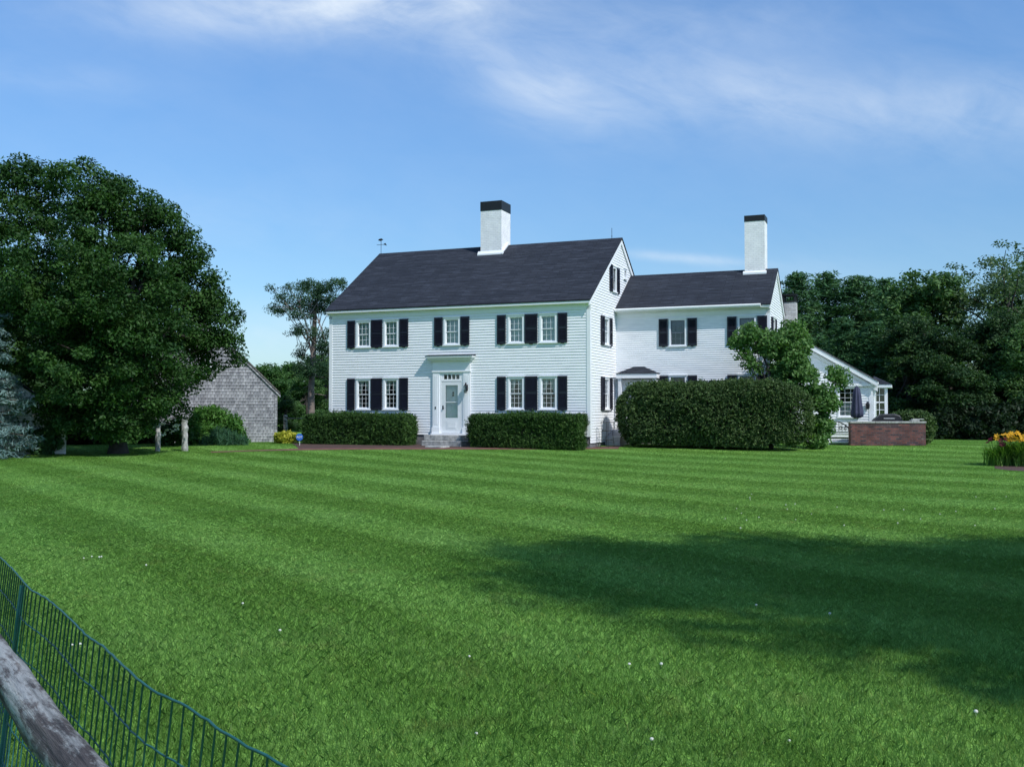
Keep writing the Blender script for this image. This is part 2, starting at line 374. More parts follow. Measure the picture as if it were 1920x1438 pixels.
BEDS = []     # plan polygons where no grass grows
def inside(px, py, poly):
    c = np.zeros(px.shape, bool); n = len(poly)
    for k in range(n):
        x0, y0 = poly[k]; x1, y1 = poly[(k + 1) % n]
        if y0 == y1: continue
        c ^= ((y0 > py) != (y1 > py)) & (px < (x1 - x0) * (py - y0) / (y1 - y0) + x0)
    return c
def grass(n=1900000):
    u = rng.random(n); a, b = 2.6 ** 0.5, 47.0 ** 0.5
    y = (a + (b - a) * u) ** 2
    x = (rng.random(n) * 2 - 1) * (0.60 * y + 4.0)
    k = np.ones(n, bool)
    for p in BEDS: k &= ~inside(x, y, p)
    x, y = x[k], y[k]; n = len(x)
    h = (0.034 + 0.020 * rng.random(n)) / (1 + np.clip(y - 5, 0, 16) * 0.07)
    w = (0.0017 + 0.0010 * rng.random(n)) * (1 + np.clip(y - 4, 0, 40) * 0.11)
    th = rng.random(n) * 2 * np.pi
    lk = 0.42 + np.clip(y - 5, 0, 16) * 0.09
    lx = rng.normal(0, 1, n) * lk; ly = rng.normal(0, 1, n) * lk
    z = gz(x, y) - 0.004
    P = np.stack([x, y, z], -1)
    side = np.stack([np.cos(th) * w, np.sin(th) * w, np.zeros(n)], -1)
    tip = P + np.stack([lx * h, ly * h, h], -1)
    mid = P + np.stack([lx * h * 0.3, ly * h * 0.3, h * 0.55], -1)
    V = np.stack([P - side, P + side, mid + side * 0.75, tip, mid - side * 0.75], 1)
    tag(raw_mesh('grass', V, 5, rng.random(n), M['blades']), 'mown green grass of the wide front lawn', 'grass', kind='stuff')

# ------------------------------------------------------------------ foliage clouds
def norm(v): return v / (np.linalg.norm(v, axis=-1, keepdims=True) + 1e-9)
def leaf_cloud(cent, rad, per, size, up=0.4, flat=0.75, aspect=0.5, droop=0.0, outc=None, g=None, shell=False):
    """leaves scattered round cluster centres; returns quads and a value per leaf"""
    g = g or rng
    cent = np.asarray(cent, float); K = len(cent); rad = np.broadcast_to(np.asarray(rad, float), (K,))
    idx = np.repeat(np.arange(K), per); N = len(idx)
    d = norm(g.normal(size=(N, 3)))
    r = g.random(N) ** (0.33 if not shell else 0.12)
    off = d * (r * rad[idx])[:, None]; off[:, 2] *= flat
    p = cent[idx] + off
    nrm = norm(d * 0.5 + g.normal(size=(N, 3)) * 0.55 + np.array([0, 0, up]))
    t = norm(np.cross(nrm, g.normal(size=(N, 3))) + np.array([0, 0, -droop]))
    b = np.cross(nrm, t)
    s = size * (0.65 + 0.7 * g.random(N))[:, None]
    q = np.stack([p - t * s * 0.5, p + b * s * aspect * 0.5 + t * s * 0.05, p + t * s * 0.5, p - b * s * aspect * 0.5 + t * s * 0.05], 1)
    cv = g.random(K)
    var = np.clip(0.6 * cv[idx] + 0.4 * g.random(N), 0, 1)
    return q, var
def lobes_to_clusters(lobes, count, lo=0.5, g=None, gap=0.0):
    g = g or rng
    L = np.array(lobes, float); vol = L[:, 3] * L[:, 4] * L[:, 5]; pr = vol ** 0.8; pr /= pr.sum()
    k = g.choice(len(L), count, p=pr)
    d = norm(g.normal(size=(count, 3))); r = lo + (1 - lo) * g.random(count) ** 0.6
    c = L[k, :3] + d * r[:, None] * L[k, 3:]
    if gap:
        f = np.sin(c[:, 0] * 1.9 + 1) * np.sin(c[:, 1] * 1.7 + 2) + np.sin(c[:, 2] * 2.1 + c[:, 0])
        c = c[f < 2 * (1 - gap)]
    return c
def limb(mb, p0, p1, r0, r1, seg=7, sag=0.15, n=5, g=random):
    p0, p1 = Vector(p0), Vector(p1); L = (p1 - p0).length
    pts = []; rad = []
    for i in range(n + 1):
        f = i / n; p = p0.lerp(p1, f)
        p.z += sag * L * math.sin(math.pi * f) * 0.5
        if 0 < i < n: p += Vector((g.uniform(-1, 1), g.uniform(-1, 1), g.uniform(-1, 1))) * L * 0.025
        pts.append(p); rad.append(r0 + (r1 - r0) * f)
    mb.tube(pts, rad, seg)

def tree(name, label, loc, lobes, trunk_h, trunk_r, leaf, bark, count, per, size, crad, group=None, cat='tree', lo=0.5, up=0.4,
         aspect=0.5, gap=0.15, lean=(0, 0), limbs=14, rz=0, lf=.42, seed=1, extra=None):
    g = np.random.default_rng(seed); rr = random.Random(seed)
    t = empty(name, loc, rz, label=label, cat=cat, group=group)
    mb = MB()
    top = Vector((lean[0], lean[1], trunk_h))
    pts = [Vector((0, 0, -0.15)), Vector((0, 0, 0.25)), top * 0.35 + Vector((rr.uniform(-.1, .1), rr.uniform(-.1, .1), 0)), top * 0.7, top]
    mb.tube(pts, [trunk_r * 1.5, trunk_r * 1.1, trunk_r * 0.9, trunk_r * 0.75, trunk_r * 0.55], 12)
    cl = lobes_to_clusters(lobes, count, lo, g, gap)
    for k in range(limbs):
        L = lobes[k % len(lobes)]
        f = rr.uniform(0.45, 0.98)
        e = Vector(L[:3]) + Vector((rr.uniform(-.6, .6) * L[3], rr.uniform(-.6, .6) * L[4], rr.uniform(-.3, .6) * L[5]))
        limb(mb, top * f, e, trunk_r * lf, trunk_r * 0.06, 7, 0.12, 5, rr)
        for q in range(2):
            e2 = Vector(cl[rr.randrange(len(cl))])
            if (e2 - e).length < 2.6: limb(mb, (top * f).lerp(e, 0.6), e2, trunk_r * 0.16, trunk_r * 0.03, 5, 0.1, 4, rr)
    if extra: extra(mb, rr)
    obj('trunk', mb, bark, t, True, fix=False)
    q, v = leaf_cloud(cl, crad * (0.7 + 0.6 * g.random(len(cl))), per, size, up, 0.62, aspect, 0.25, g=g)
    raw_mesh('crown', q, 4, v, leaf, t)
    return t

def pine(name, label, loc, h, r, leaf, bark, seed, group=None, base=0.15, tuft=0.55, size=0.30, per=46, droop=0.0, trunk_r=0.16, aspect=0.16, shape=1.0, dens=1.0, cat='tree'):
    """conifer: whorls of branches carrying flat tufts of needles"""
    g = np.random.default_rng(seed); rr = random.Random(seed)
    t = empty(name, loc, rr.uniform(0, 6), label=label, cat=cat, group=group)
    mb = MB(); mb.tube([(0, 0, -0.15), (0.02, 0, h * 0.3), (0.05, 0.03, h * 0.65), (0, 0, h * 0.98)], [trunk_r * 1.2, trunk_r, trunk_r * 0.6, 0.02], 10)
    cen = []; rad = []
    z = h * base
    while z < h * 0.97:
        f = (z / h - base) / (1 - base)
        R_ = r * (1 - f) ** shape * (0.8 + 0.4 * rr.random()) + 0.15
        nb = max(5, int((6 + 3 * (1 - f)) * dens)); a0 = rr.uniform(0, 6)
        for k in range(nb):
            a = a0 + 2 * math.pi * k / nb + rr.uniform(-.3, .3); L = R_ * rr.uniform(0.6, 1.12)
            e = Vector((math.cos(a) * L, math.sin(a) * L, z + (0.16 - droop) * L + rr.uniform(-.28, .32)))
            limb(mb, (0, 0, z - 0.05), e, 0.035 * (1 - f) + 0.012, 0.006, 5, 0.08, 3, rr)
            m_ = max(2, int(L / 0.42))
            for j in range(m_):
                q = (j + 0.8) / m_; w = (1 - q) * 0.45 * L + 0.12
                c = Vector((0, 0, z)).lerp(e, q)
                off = rr.uniform(-w, w) * 0.7
                cen.append((c.x - math.sin(a) * off, c.y + math.cos(a) * off, c.z + rr.uniform(-.08, .12))); rad.append(tuft * (0.55 + 0.5 * (1 - f)))
        z += (0.26 + 0.16 * (1 - f)) * (0.6 + 0.8 * rr.random())
    cen.append((0, 0, h * 0.98)); rad.append(0.25)
    obj('trunk', mb, bark, t, True, fix=False)
    q, v = leaf_cloud(cen, np.array(rad), per, size, 0.55, 0.42, aspect, 0.1, g=g)
    raw_mesh('crown', q, 4, v, leaf, t)
    return t

# ------------------------------------------------------------------ walls of lapped boards
def clap_wall(mb, u0, u1, z0, z1, spans=None, holes=(), course=0.105, lap=0.020, dirs=None):
    """boards on the plane y = 0 of a wall frame (u right, y inward); holes: (ua, ub, za, zb)"""
    M4 = dirs
    nz = int(round((z1 - z0) / course)); ch = (z1 - z0) / nz
    def out(f): return -(0.003 + lap * (1 - f))
    def P(u, y, z): return tuple(M4 @ Vector((u, y, z)))
    for i in range(nz):
        a, b = z0 + i * ch, z0 + (i + 1) * ch
        cuts = sorted({a, b, *[h for H_ in holes for h in H_[2:] if a < h < b]})
        for ca, cb in zip(cuts, cuts[1:]):
            if cb - ca < 1e-4: continue
            zm = (ca + cb) / 2
            sa = spans(ca) if spans else (u0, u1); sb = spans(cb) if spans else (u0, u1)
            iv = [(0.0, 1.0)]
            sm = ((sa[0] + sb[0]) / 2, (sa[1] + sb[1]) / 2); w = max(sm[1] - sm[0], 1e-4)
            for H_ in holes:
                if H_[2] - 1e-6 < zm < H_[3] + 1e-6:
                    ha, hb = (H_[0] - sm[0]) / w, (H_[1] - sm[0]) / w; nv = []
                    for p, q in iv:
                        if hb <= p or ha >= q: nv.append((p, q)); continue
                        if ha > p: nv.append((p, ha))
                        if hb < q: nv.append((hb, q))
                    iv = nv
            ya, yb = out((ca - a) / ch), out((cb - a) / ch)
            for p, q in iv:
                if q - p < 1e-4: continue
                A0 = sa[0] + (sa[1] - sa[0]) * p; A1 = sa[0] + (sa[1] - sa[0]) * q
                B0 = sb[0] + (sb[1] - sb[0]) * p; B1 = sb[0] + (sb[1] - sb[0]) * q
                mb.face(P(A0, ya, ca), P(A1, ya, ca), P(B1, yb, cb), P(B0, yb, cb))
                if ca == a: mb.face(P(A0, 0.002, ca), P(A1, 0.002, ca), P(A1, ya, ca), P(A0, ya, ca))

def frame(x, y, z, ang): return Matrix.Translation((x, y, z)) @ Matrix.Rotation(ang, 4, 'Z')

# ------------------------------------------------------------------ the farmhouse
house = empty('farmhouse', HC, -YAW, label='white clapboard colonial farmhouse with dark shingled roofs and navy shutters', cat='house')
WID, DEP = 11.13, 8.5
FRONT = frame(0, 0, 0, 0); SIDE = frame(0, 0, 0, R(90))           # side wall: u = y'
ELL = frame(0, 3.57, 0, 0); ELLSIDE = frame(6.03, 0, 0, R(90))
WING = frame(0, 8.05, 0, 0)

def shutter(F, u0, u1, z0, z1, ang=0.0, parent=house):
    w, h = u1 - u0, z1 - z0; mb = MB(); st = 0.05
    mb.box(0, st, 0, .035, 0, h); mb.box(w - st, w, 0, .035, 0, h)
    for a, b in ((0, .09), (h * .5 - .04, h * .5 + .04), (h - .07, h)): mb.box(st, w - st, 0.002, .033, a, b)
    z = .10
    while z < h - .09:
        if abs(z - h * .5) > .06:
            mb.face((st, .004, z), (w - st, .004, z), (w - st, .030, z + .032), (st, .030, z + .032))
        z += .036
    mb.box(w * .35, w * .65, .004, .03, -.035, 0)
    mb.face((st, .031, .05), (w - st, .031, .05), (w - st, .031, h - .05), (st, .031, h - .05))
    o = obj('shutter', mb, M['shutter'], parent)
    o.matrix_local = F @ Matrix.Translation((u0, -0.068, z0)) @ Matrix.Rotation(ang, 4, 'Z')
    return o

def curtain_mb(w, z0, z1, y, kind, seed=0):
    rr = random.Random(seed); mb = MB()
    def sheet(fx0, fx1, n=26, rows=14):
        V = []
        for j in range(rows + 1):
            f = j / rows; z = z1 + (z0 - z1) * f
            a, b = fx0(f), fx1(f)
            V.append([(a + (b - a) * i / n, y + 0.014 * math.sin(i * 1.45 + rr.uniform(-.1, .1)), z) for i in range(n + 1)])
        for j in range(rows):
            for i in range(n): mb.face(V[j][i], V[j][i + 1], V[j + 1][i + 1], V[j + 1][i])
    if kind == 'sheer': sheet(lambda f: 0.02, lambda f: w - 0.02)
    elif kind == 'tied':
        g = lambda f: (0.49 - 0.42 * min(1, f / 0.55) ** 1.4) * w if f < .55 else (0.07 + 0.16 * min(1, (f - .55) / .35)) * w
        sheet(lambda f: 0.01, lambda f: max(0.03, g(f)), 12); sheet(lambda f: w - max(0.03, g(f)), lambda f: w - 0.01, 12)
    elif kind == 'valance':
        sheet(lambda f: 0.02, lambda f: w - 0.02, 20, 5)
    return mb

def window(F, u0, u1, z0, z1, curtain='sheer', cols=3, rows=4, seed=0, casing=0.075, dark_sash=False, parent=house, deep=0.5, name='window'):
    w, h = u1 - u0, z1 - z0; c = casing
    mb = MB()
    mb.box(0, c, -.045, .05, 0, h); mb.box(w - c, w, -.045, .05, 0, h)
    mb.box(c, w - c, -.045, .05, h - c, h); mb.box(-.03, w + .03, -.075, -.002, h, h + .035)
    mb.box(c, w - c, -.045, .05, 0, c * .55); mb.box(-.03, w + .03, -.085, -.002, -.045, 0)
    W_ = obj(name, mb, M['white'], parent); W_.matrix_local = F @ Matrix.Translation((u0, 0, z0))
    gi0, gi1, gz0, gz1 = c, w - c, c * .55, h - c
    s = MB(); fr = .028; zm = (gz0 + gz1) / 2
    for za, zb, y in ((zm - .018, gz1, .004), (gz0, zm + .018, .026)):
        s.box(gi0, gi0 + fr, y, y + .02, za, zb); s.box(gi1 - fr, gi1, y, y + .02, za, zb)
        s.box(gi0 + fr, gi1 - fr, y, y + .02, za, za + fr); s.box(gi0 + fr, gi1 - fr, y, y + .02, zb - fr, zb)
        for k in range(1, cols):
            x = gi0 + (gi1 - gi0) * k / cols; s.box(x - .0055, x + .0055, y + .002, y + .016, za + fr, zb - fr)
        nr = rows // 2
        for k in range(1, nr):
            zz = za + (zb - za) * k / nr; s.box(gi0 + fr, gi1 - fr, y + .003, y + .015, zz - .0055, zz + .0055)
    obj('sash', s, M['shutter'] if dark_sash == 2 else (M['dim_sash'] if dark_sash else M['white']), W_)
    p = MB(); p.face((gi0, .0125, zm), (gi1, .0125, zm), (gi1, .0125, gz1), (gi0, .0125, gz1))
    p.face((gi0, .0345, gz0), (gi1, .0345, gz0), (gi1, .0345, zm), (gi0, .0345, zm))
    obj('pane', p, M['glass'], W_, fix=False)
    r_ = MB(); x0, x1, y1 = gi0 - .02, gi1 + .02, deep
    A = [(gi0, .052, gz0), (gi1, .052, gz0), (gi1, .052, gz1), (gi0, .052, gz1)]; B = [(x0 - .3, y1, gz0 - .2), (x1 + .3, y1, gz0 - .2), (x1 + .3, y1, gz1 + .2), (x0 - .3, y1, gz1 + .2)]
    for k in range(4): r_.face(A[k], A[(k + 1) % 4], B[(k + 1) % 4], B[k])
    r_.face(*B); obj('reveal', r_, M['dark_room'], W_, fix=False)
    if curtain:
        kinds = curtain if isinstance(curtain, (list, tuple)) else [curtain]
        mbc = MB()
        for kd in kinds:
            zz0, zz1 = (gz0 + .01, gz1 - .01)
            if kd == 'valance': zz0 = gz1 - (gz1 - gz0) * .34
            if kd == 'shade': mbc.box(gi0 + .01, gi1 - .01, .07, .075, zm, gz1)
            else:
                q = curtain_mb(gi1 - gi0, zz0, zz1, .085, kd, seed); i = len(mbc.v)
                mbc.v += [(x + gi0, y, z) for x, y, z in q.v]; mbc.f += [tuple(i + k for k in f) for f in q.f]
        obj('curtain', mbc, M['lace'] if 'tied' in kinds else M['blind'] if 'shade' in kinds else M['sheer'], W_, True, fix=False)
    return W_
M['dim_sash'] = simple('grey_sash', (0.12, 0.14, 0.18), 0.5, 0.1)

# window layout on each wall: (left shutter), window, (right shutter) from measurements of the facade
holesF, holesS, holesE, holesES, holesW = [], [], [], [], []
def hole(L, u0, u1, z0, z1): L.append((u0 + .02, u1 - .02, z0 + .01, z1 - .01))
zu0, zu1, zl0, zl1 = 3.88, 4.99, 1.37, 2.64
for i, (a, b, c, d, e, f, g_, h_) in enumerate([(-10.29, -9.94, -9.88, -9.21, -9.19, -8.68, -8.62, -7.95), (-3.69, -3.33, -3.25, -2.58, -2.55, -2.04, -1.96, -1.27)]):
    last = (-7.90, -7.51) if i == 0 else (-1.23, -0.86)
    for z0, z1, cur, rows in ((zu0, zu1, 'sheer' if i == 0 else ('sheer',), 4), (zl0, zl1, 'tied', 6)):
        shutter(FRONT, a, b, z0, z1); shutter(FRONT, e, f, z0, z1); shutter(FRONT, *last, z0, z1)
        for k, (p, q) in enumerate(((c, d), (g_, h_))):
            zz0, zz1 = z0 + .03, z1 - .02
            window(FRONT, p, q, zz0, zz1, cur, 3, rows, seed=i * 7 + k); hole(holesF, p, q, zz0, zz1)
shutter(FRONT, -6.36, -6.00, zu0, zu1); shutter(FRONT, -5.22, -4.85, zu0, zu1)
window(FRONT, -5.95, -5.25, zu0 + .03, zu1 - .02, 'sheer', 3, 4, seed=3); hole(holesF, -5.95, -5.25, zu0 + .03, zu1 - .02)
holesF.append((-6.42, -4.79, 0.0, 3.30))
for z0, z1, rows, cur in ((zu0, zu1, 4, 'sheer'), (zl0, zl1, 6, 'tied')):
    shutter(SIDE, 1.34, 1.70, z0, z1, R(-4)); shutter(SIDE, 2.52, 2.88, z0, z1)
    window(SIDE, 1.74, 2.48, z0 + .03, z1 - .02, cur, 3, rows, seed=9); hole(holesS, 1.74, 2.48, z0 + .03, z1 - .02)
shutter(SIDE, 2.58, 2.96, 6.08, 7.14); shutter(SIDE, 3.60, 3.98, 6.08, 7.10)
window(SIDE, 2.99, 3.57, 6.10, 7.10, None, 2, 4, seed=4, dark_sash=True); hole(holesS, 2.99, 3.57, 6.10, 7.10)
window(SIDE, 4.72, 5.12, 6.82, 7.22, None, 2, 2, seed=4, casing=.06, dark_sash=True); hole(holesS, 4.72, 5.12, 6.82, 7.22)
for a in (1.77, 4.45):
    for z0, z1, cur in ((3.88, 4.96, 'shade'), (1.72, 2.72, None)):
        shutter(ELL, a, a + .36, z0, z1); shutter(ELL, a + 1.14, a + 1.51, z0, z1)
        window(ELL, a + .41, a + 1.09, z0 + .01, z1 - .01, cur, 3, 4, seed=6, casing=.06, dark_sash=True); hole(holesE, a + .41, a + 1.09, z0 + .01, z1 - .01)
for z0, z1 in ((3.88, 4.96),):
    shutter(ELLSIDE, 4.0, 4.36, z0, z1); shutter(ELLSIDE, 5.14, 5.5, z0, z1)
    window(ELLSIDE, 4.41, 5.09, z0 + .01, z1 - .01, None, 3, 4, seed=6, dark_sash=True); hole(holesES, 4.41, 5.09, z0 + .01, z1 - .01)

PT = 0.665                         # roof pitch (rise per metre)
RY, RZ = 4.25, 8.43                # main ridge
ERY, ERZ = 5.81, 7.06              # ridge of the ell
def roof_z(y): return RZ - PT * abs(y - RY)
# walls
mb = MB()
clap_wall(mb, -WID, 0, .40, 5.20, None, holesF, dirs=FRONT)
def gspan(z):
    zt = RZ - .16
    if z < zt - PT * RY: return (0, DEP)
    d = max(0.02, (zt - z) / PT); return (max(0, RY - d), min(DEP, RY + d))
clap_wall(mb, 0, DEP, .14, 8.20, gspan, holesS, dirs=SIDE)
LEFT = frame(-WID, DEP, 0, R(-90))
clap_wall(mb, 0, DEP, .40, 8.20, gspan, (), dirs=LEFT)
BACK = frame(0, DEP, 0, R(180))
clap_wall(mb, 0, WID, .40, 5.20, None, (), dirs=BACK)
clap_wall(mb, 0, 6.03, .40, 5.22, None, holesE + [(0.22, 1.74, 0, 2.55)], dirs=ELL, course=.085)
def espan(z):
    zt = ERZ - .14
    y0, y1 = 3.57, 8.05
    if z < zt - PT * (ERY - 3.57): return (y0, y1)
    d = max(0.02, (zt - z) / PT); return (max(y0, ERY - d), min(y1, ERY + d))
clap_wall(mb, 3.57, 8.05, .40, 6.85, espan, holesES, dirs=ELLSIDE)
clap_wall(mb, -6.03, 0, .40, 5.22, None, (), dirs=frame(0, 8.05, 0, R(180)))
WX0, WX1, WPX, WPZ, WSL = 2.95, 9.56, 6.30, 4.66, 0.60
holesW.append((8.24, 9.0, 1.10, 2.30))
def wspan(z):
    zt = WPZ - .14; d = max(.02, (zt - z) / WSL)
    return (max(WX0, WPX - d), min(WX1, WPX + d))
clap_wall(mb, WX0, WX1, .25, 4.5, wspan, holesW, dirs=WING)
WR = frame(WX1, 0, 0, R(90)); clap_wall(mb, 8.05, 14, .25, 2.55, None, (), dirs=WR)
obj('wall', mb, M['clap'], house, fix=False)
# foundation and corner boards, frieze, cornices
mb = MB(); mb.box(-WID + .02, -.012, .02, DEP - .02, -.3, .42); mb.box(0, 6.0, 3.6, 8.02, -.3, .42); mb.box(WX0, WX1 - .03, 8.08, 14, -.3, .27)
obj('foundation', mb, M['foundation'], house)
tr = MB()
for (x0, x1, y0, y1, z1) in ((-WID - .03, -WID + .11, -.03, .0, 5.2), (-.11, .03, -.03, -.001, 5.2), (.0, .03, -.001, .12, 5.2), (-WID - .03, -WID, 0.0, .12, 5.2), (0, .03, DEP - .12, DEP + .02, 5.2),
                             (5.92, 6.06, 3.54, 3.57, 5.2), (6.03, 6.06, 3.57, 3.69, 5.2), (WX1 - .12, WX1 + .03, 8.02, 8.05, 2.45), (WX1, WX1 + .03, 8.05, 8.17, 2.45)):
    tr.box(x0, x1, y0, y1, .38 if y0 < 8 else .22, z1); obj('corner_board', tr, M['white'], house); tr = MB()
# front cornice: frieze board, bed mould, soffit box
def cornice(x0, x1, y, zt, back=False):
    tr = MB()
    s_ = -1 if not back else 1
    P = lambda d, z: (y + s_ * d, z)
    tr.prism([P(-.0, zt - .32), P(.03, zt - .32), P(.03, zt - .16), P(.10, zt - .13), P(.10, zt - .10), P(.22, zt - .10), P(.22, zt - .02), P(.0, zt + .05)], 'x', x0, x1)
    obj('cornice', tr, M['white'], house)
cornice(-WID - .05, .05, 0, 5.41); cornice(-WID - .05, .05, DEP, 5.41, True)
cornice(.035, 6.08, 3.57, 5.37)
gt = MB(); gt.prism([(3.345, 5.285), (3.345, 5.348), (3.315, 5.40), (3.20, 5.40), (3.185, 5.35), (3.21, 5.29)], 'x', .04, 5.75); obj('gutter', gt, M['gutter'], house)
# roofs: slabs with rake boards
def gable_roof(axis, a0, a1, ry, rz, e0, e1, slope, thick, mat_):
    mb = MB(); zz = lambda q: rz - slope * abs(q - ry)
    poly = [(e0, zz(e0)), (ry, rz), (e1, zz(e1)), (e1, zz(e1) - thick), (ry, rz - thick * 1.2), (e0, zz(e0) - thick)]
    for s_ in (0, 1):
        half = [poly[0], poly[1], poly[4], poly[5]] if s_ == 0 else [poly[1], poly[2], poly[3], poly[4]]
        mb.prism(half, axis, a0, a1)
    return obj('roof', mb, mat_, house)
gable_roof('x', -WID - .10, .10, RY, RZ, -.24, DEP + .24, PT, .05, M['roof'])
gable_roof('x', .04, 6.12, ERY, ERZ, 3.32, 8.30, PT, .05, M['roof'])
gable_roof('y', 7.82, 14.2, WPX, WPZ, WX0 - .2, 9.80, WSL, .05, M['roof_y'])
def rake(x0, x1, ry, rz, e0, e1, slope, w=.20):
    rk = MB()
    for a, b in ((e0, ry), (ry, e1)):
        za, zb = rz - slope * abs(a - ry) - .052, rz - slope * abs(b - ry) - .052
        if b == ry: zb = rz - .063
        else: za = rz - .063
        rk.prism([(a, za), (b, zb), (b, zb - w), (a, za - w)], 'x', x0, x1)
    obj('rake_board', rk, M['white'], house)
rake(.022, .07, RY, RZ, -.20, DEP + .2, PT); rake(-WID - .07, -WID - .022, RY, RZ, -.20, DEP + .2, PT)
rake(6.052, 6.10, ERY, ERZ, 3.36, 8.26, PT, .17)
rk = MB()
for a, b in ((WX0, WPX), (WPX, 9.78)):
    za, zb = WPZ - WSL * abs(a - WPX) - .056, WPZ - WSL * abs(b - WPX) - .056
    rk.prism([(a, za), (b, zb), (b, zb - .20), (a, za - .20)], 'y', 7.84, 7.88)
    rk.prism([(a, za - .24), (b, zb - .24), (b, zb - .40), (a, za - .40)], 'y', 7.985, 8.02)
rk.box(8.05, 9.70, 7.93, 8.02, 2.34, 2.46); rk.box(9.57, 9.80, 7.90, 14, 2.42, 2.52)
obj('rake_board', rk, M['white'], house)

# chimneys
def chimney(x0, x1, y0, y1, z0, z1, cap, brick, flue=True):
    mb = MB(); mb.box(x0, x1, y0, y1, z0, z1 - cap)
    c = obj('chimney', mb, brick, house)
    k = MB(); k.box(x0 - .012, x1 + .012, y0 - .012, y1 + .012, z1 - cap, z1)
    k.box(x0 + .12, x1 - .12, y0 + .12, y1 - .12, z1, z1 + .01)
    obj('cap', k, M['black_iron'], c)
    return c
c1 = chimney(-5.96, -5.0, 3.6, 4.62, 7.6, 10.24, .40, M['white_brick'])
fl = MB(); s0 = 7.96
fl.prism([(3.50, roof_z(3.50) - .02), (3.598, roof_z(3.598) - .02), (3.598, 8.12), (3.50, 7.99)], 'x', -6.07, -4.90)
fl.prism([(3.50, roof_z(3.50) - .02), (4.25, RZ), (4.25, RZ + .13), (3.50, 7.97)], 'x', -4.996, -4.93)
obj('flashing', fl, M['white'], c1)
c2 = chimney(4.84, 5.63, 5.52, 6.35, 6.6, 9.21, .24, M['white_brick'])
fl = MB(); fz = lambda y: ERZ - PT * (ERY - y)
fl.prism([(5.44, fz(5.44) - .02), (5.518, fz(5.518) - .02), (5.518, 6.96), (5.44, 6.89)], 'x', 4.78, 5.70); obj('flashing', fl, M['white'], c2)
mb = MB(); mb.box(6.0, 6.55, 8.35, 8.95, 4.3, 5.98); c3 = obj('chimney', mb, M['worn_brick'], house)
k = MB()
for x in (6.0, 6.47):
    for y in (8.35, 8.87): k.box(x, x + .08, y, y + .08, 5.98, 6.22)
k.box(5.97, 6.58, 8.32, 8.98, 6.22, 6.28); k.box(5.98, 6.57, 8.33, 8.97, 5.94, 6.0); obj('cap', k, M['black_iron'], c3)
# weathervane and lightning rod on the ridge
wv = MB(); wx = -WID - .02
wv.tube([(wx, RY, RZ), (wx, RY, RZ + .62)], .012, 6); wv.tube([(wx - .22, RY, RZ + .40), (wx + .24, RY, RZ + .40)], .010, 6)
wv.prism([(wx + .10, RZ + .40), (wx + .30, RZ + .34), (wx + .22, RZ + .46)], 'y', RY - .008, RY + .008)
wv.prism([(wx - .16, RZ + .60), (wx - .02, RZ + .56), (wx + .12, RZ + .62), (wx + .02, RZ + .68), (wx - .10, RZ + .66)], 'y', RY - .008, RY + .008)
obj('weathervane', wv, M['black_iron'], house)
lr = MB(); lr.tube([(-.35, RY, RZ), (-.35, RY, RZ + .42)], .010, 6); lr.lathe([(.0, RZ + .05), (.03, RZ + .08), (0, RZ + .11)], -.35, RY, 8); obj('lightning_rod', lr, M['black_iron'], house)

# front doorway
d = MB()
d.box(-6.40, -6.12, -.09, .05, .46, 2.84); d.box(-5.08, -4.80, -.09, .05, .46, 2.84)
d.box(-6.43, -6.09, -.12, -.09, .46, .70); d.box(-5.11, -4.77, -.12, -.09, .46, .70)
for x in (-6.33, -5.01): d.box(x, x + .14, -.098, -.09, .8, 2.7)
d.box(-6.12, -6.03, -.06, .05, .46, 2.84); d.box(-5.17, -5.08, -.06, .05, .46, 2.84)
d.box(-6.43, -4.77, -.115, .05, 2.84, 2.90); d.box(-6.40, -4.80, -.095, .05, 2.90, 3.28)
d.box(-6.03, -5.17, -.06, .05, 2.76, 2.84); d.box(-6.03, -5.17, -.06, .05, 2.48, 2.54)
d.box(-6.48, -4.72, -.20, .02, 3.28, 3.34); d.box(-6.55, -4.66, -.27, .02, 3.34, 3.40); d.box(-6.62, -4.68 + .07, -.33, .02, 3.40, 3.46)
d.box(-6.45, -4.75, -.16, .05, .40, .46)
obj('door_surround', d, M['white'], house)
hf = MB(); hf.prism([(-.35, 3.463), (.0, 3.463), (.0, 3.52)], 'x', -6.64, -4.59); obj('hood_flashing', hf, M['roof'], house)
tw = MB()
for k in range(5): x = -5.95 + k * (.70 / 4); tw.box(x - .015, x + .015, -.05, -.01, 2.56, 2.74)
tw.box(-6.03, -5.17, -.05, -.01, 2.54, 2.56); tw.box(-6.03, -5.17, -.05, -.01, 2.74, 2.76); tw.box(-6.03, -5.965, -.05, -.01, 2.56, 2.74); tw.box(-5.235, -5.17, -.05, -.01, 2.56, 2.74)
T_ = obj('transom', tw, M['white'], house)
p = MB(); p.face((-6.0, -.03, 2.55), (-5.2, -.03, 2.55), (-5.2, -.03, 2.75), (-6.0, -.03, 2.75)); obj('pane', p, M['glass'], T_, fix=False)
p = MB(); p.box(-6.02, -5.18, .05, .6, 2.50, 2.78); obj('reveal', p, M['dark_room'], T_)
st = MB(); x0, x1 = -6.025, -5.175
st.box(x0, x0 + .16, -.05, -.01, .47, 2.47); st.box(x1 - .16, x1, -.05, -.01, .47, 2.47)
st.box(x0 + .16, x1 - .16, -.05, -.01, 2.33, 2.47); st.box(x0 + .16, x1 - .16, -.05, -.01, .47, 1.06)
st.box(x0 + .20, x1 - .20, -.058, -.05, .62, .95); st.box(x0 + .25, x1 - .25, -.064, -.058, .67, .90)
st.box(x0 + .16, x1 - .16, -.045, -.015, 1.66, 1.69)
D_ = obj('door', st, M['door_white'], house)
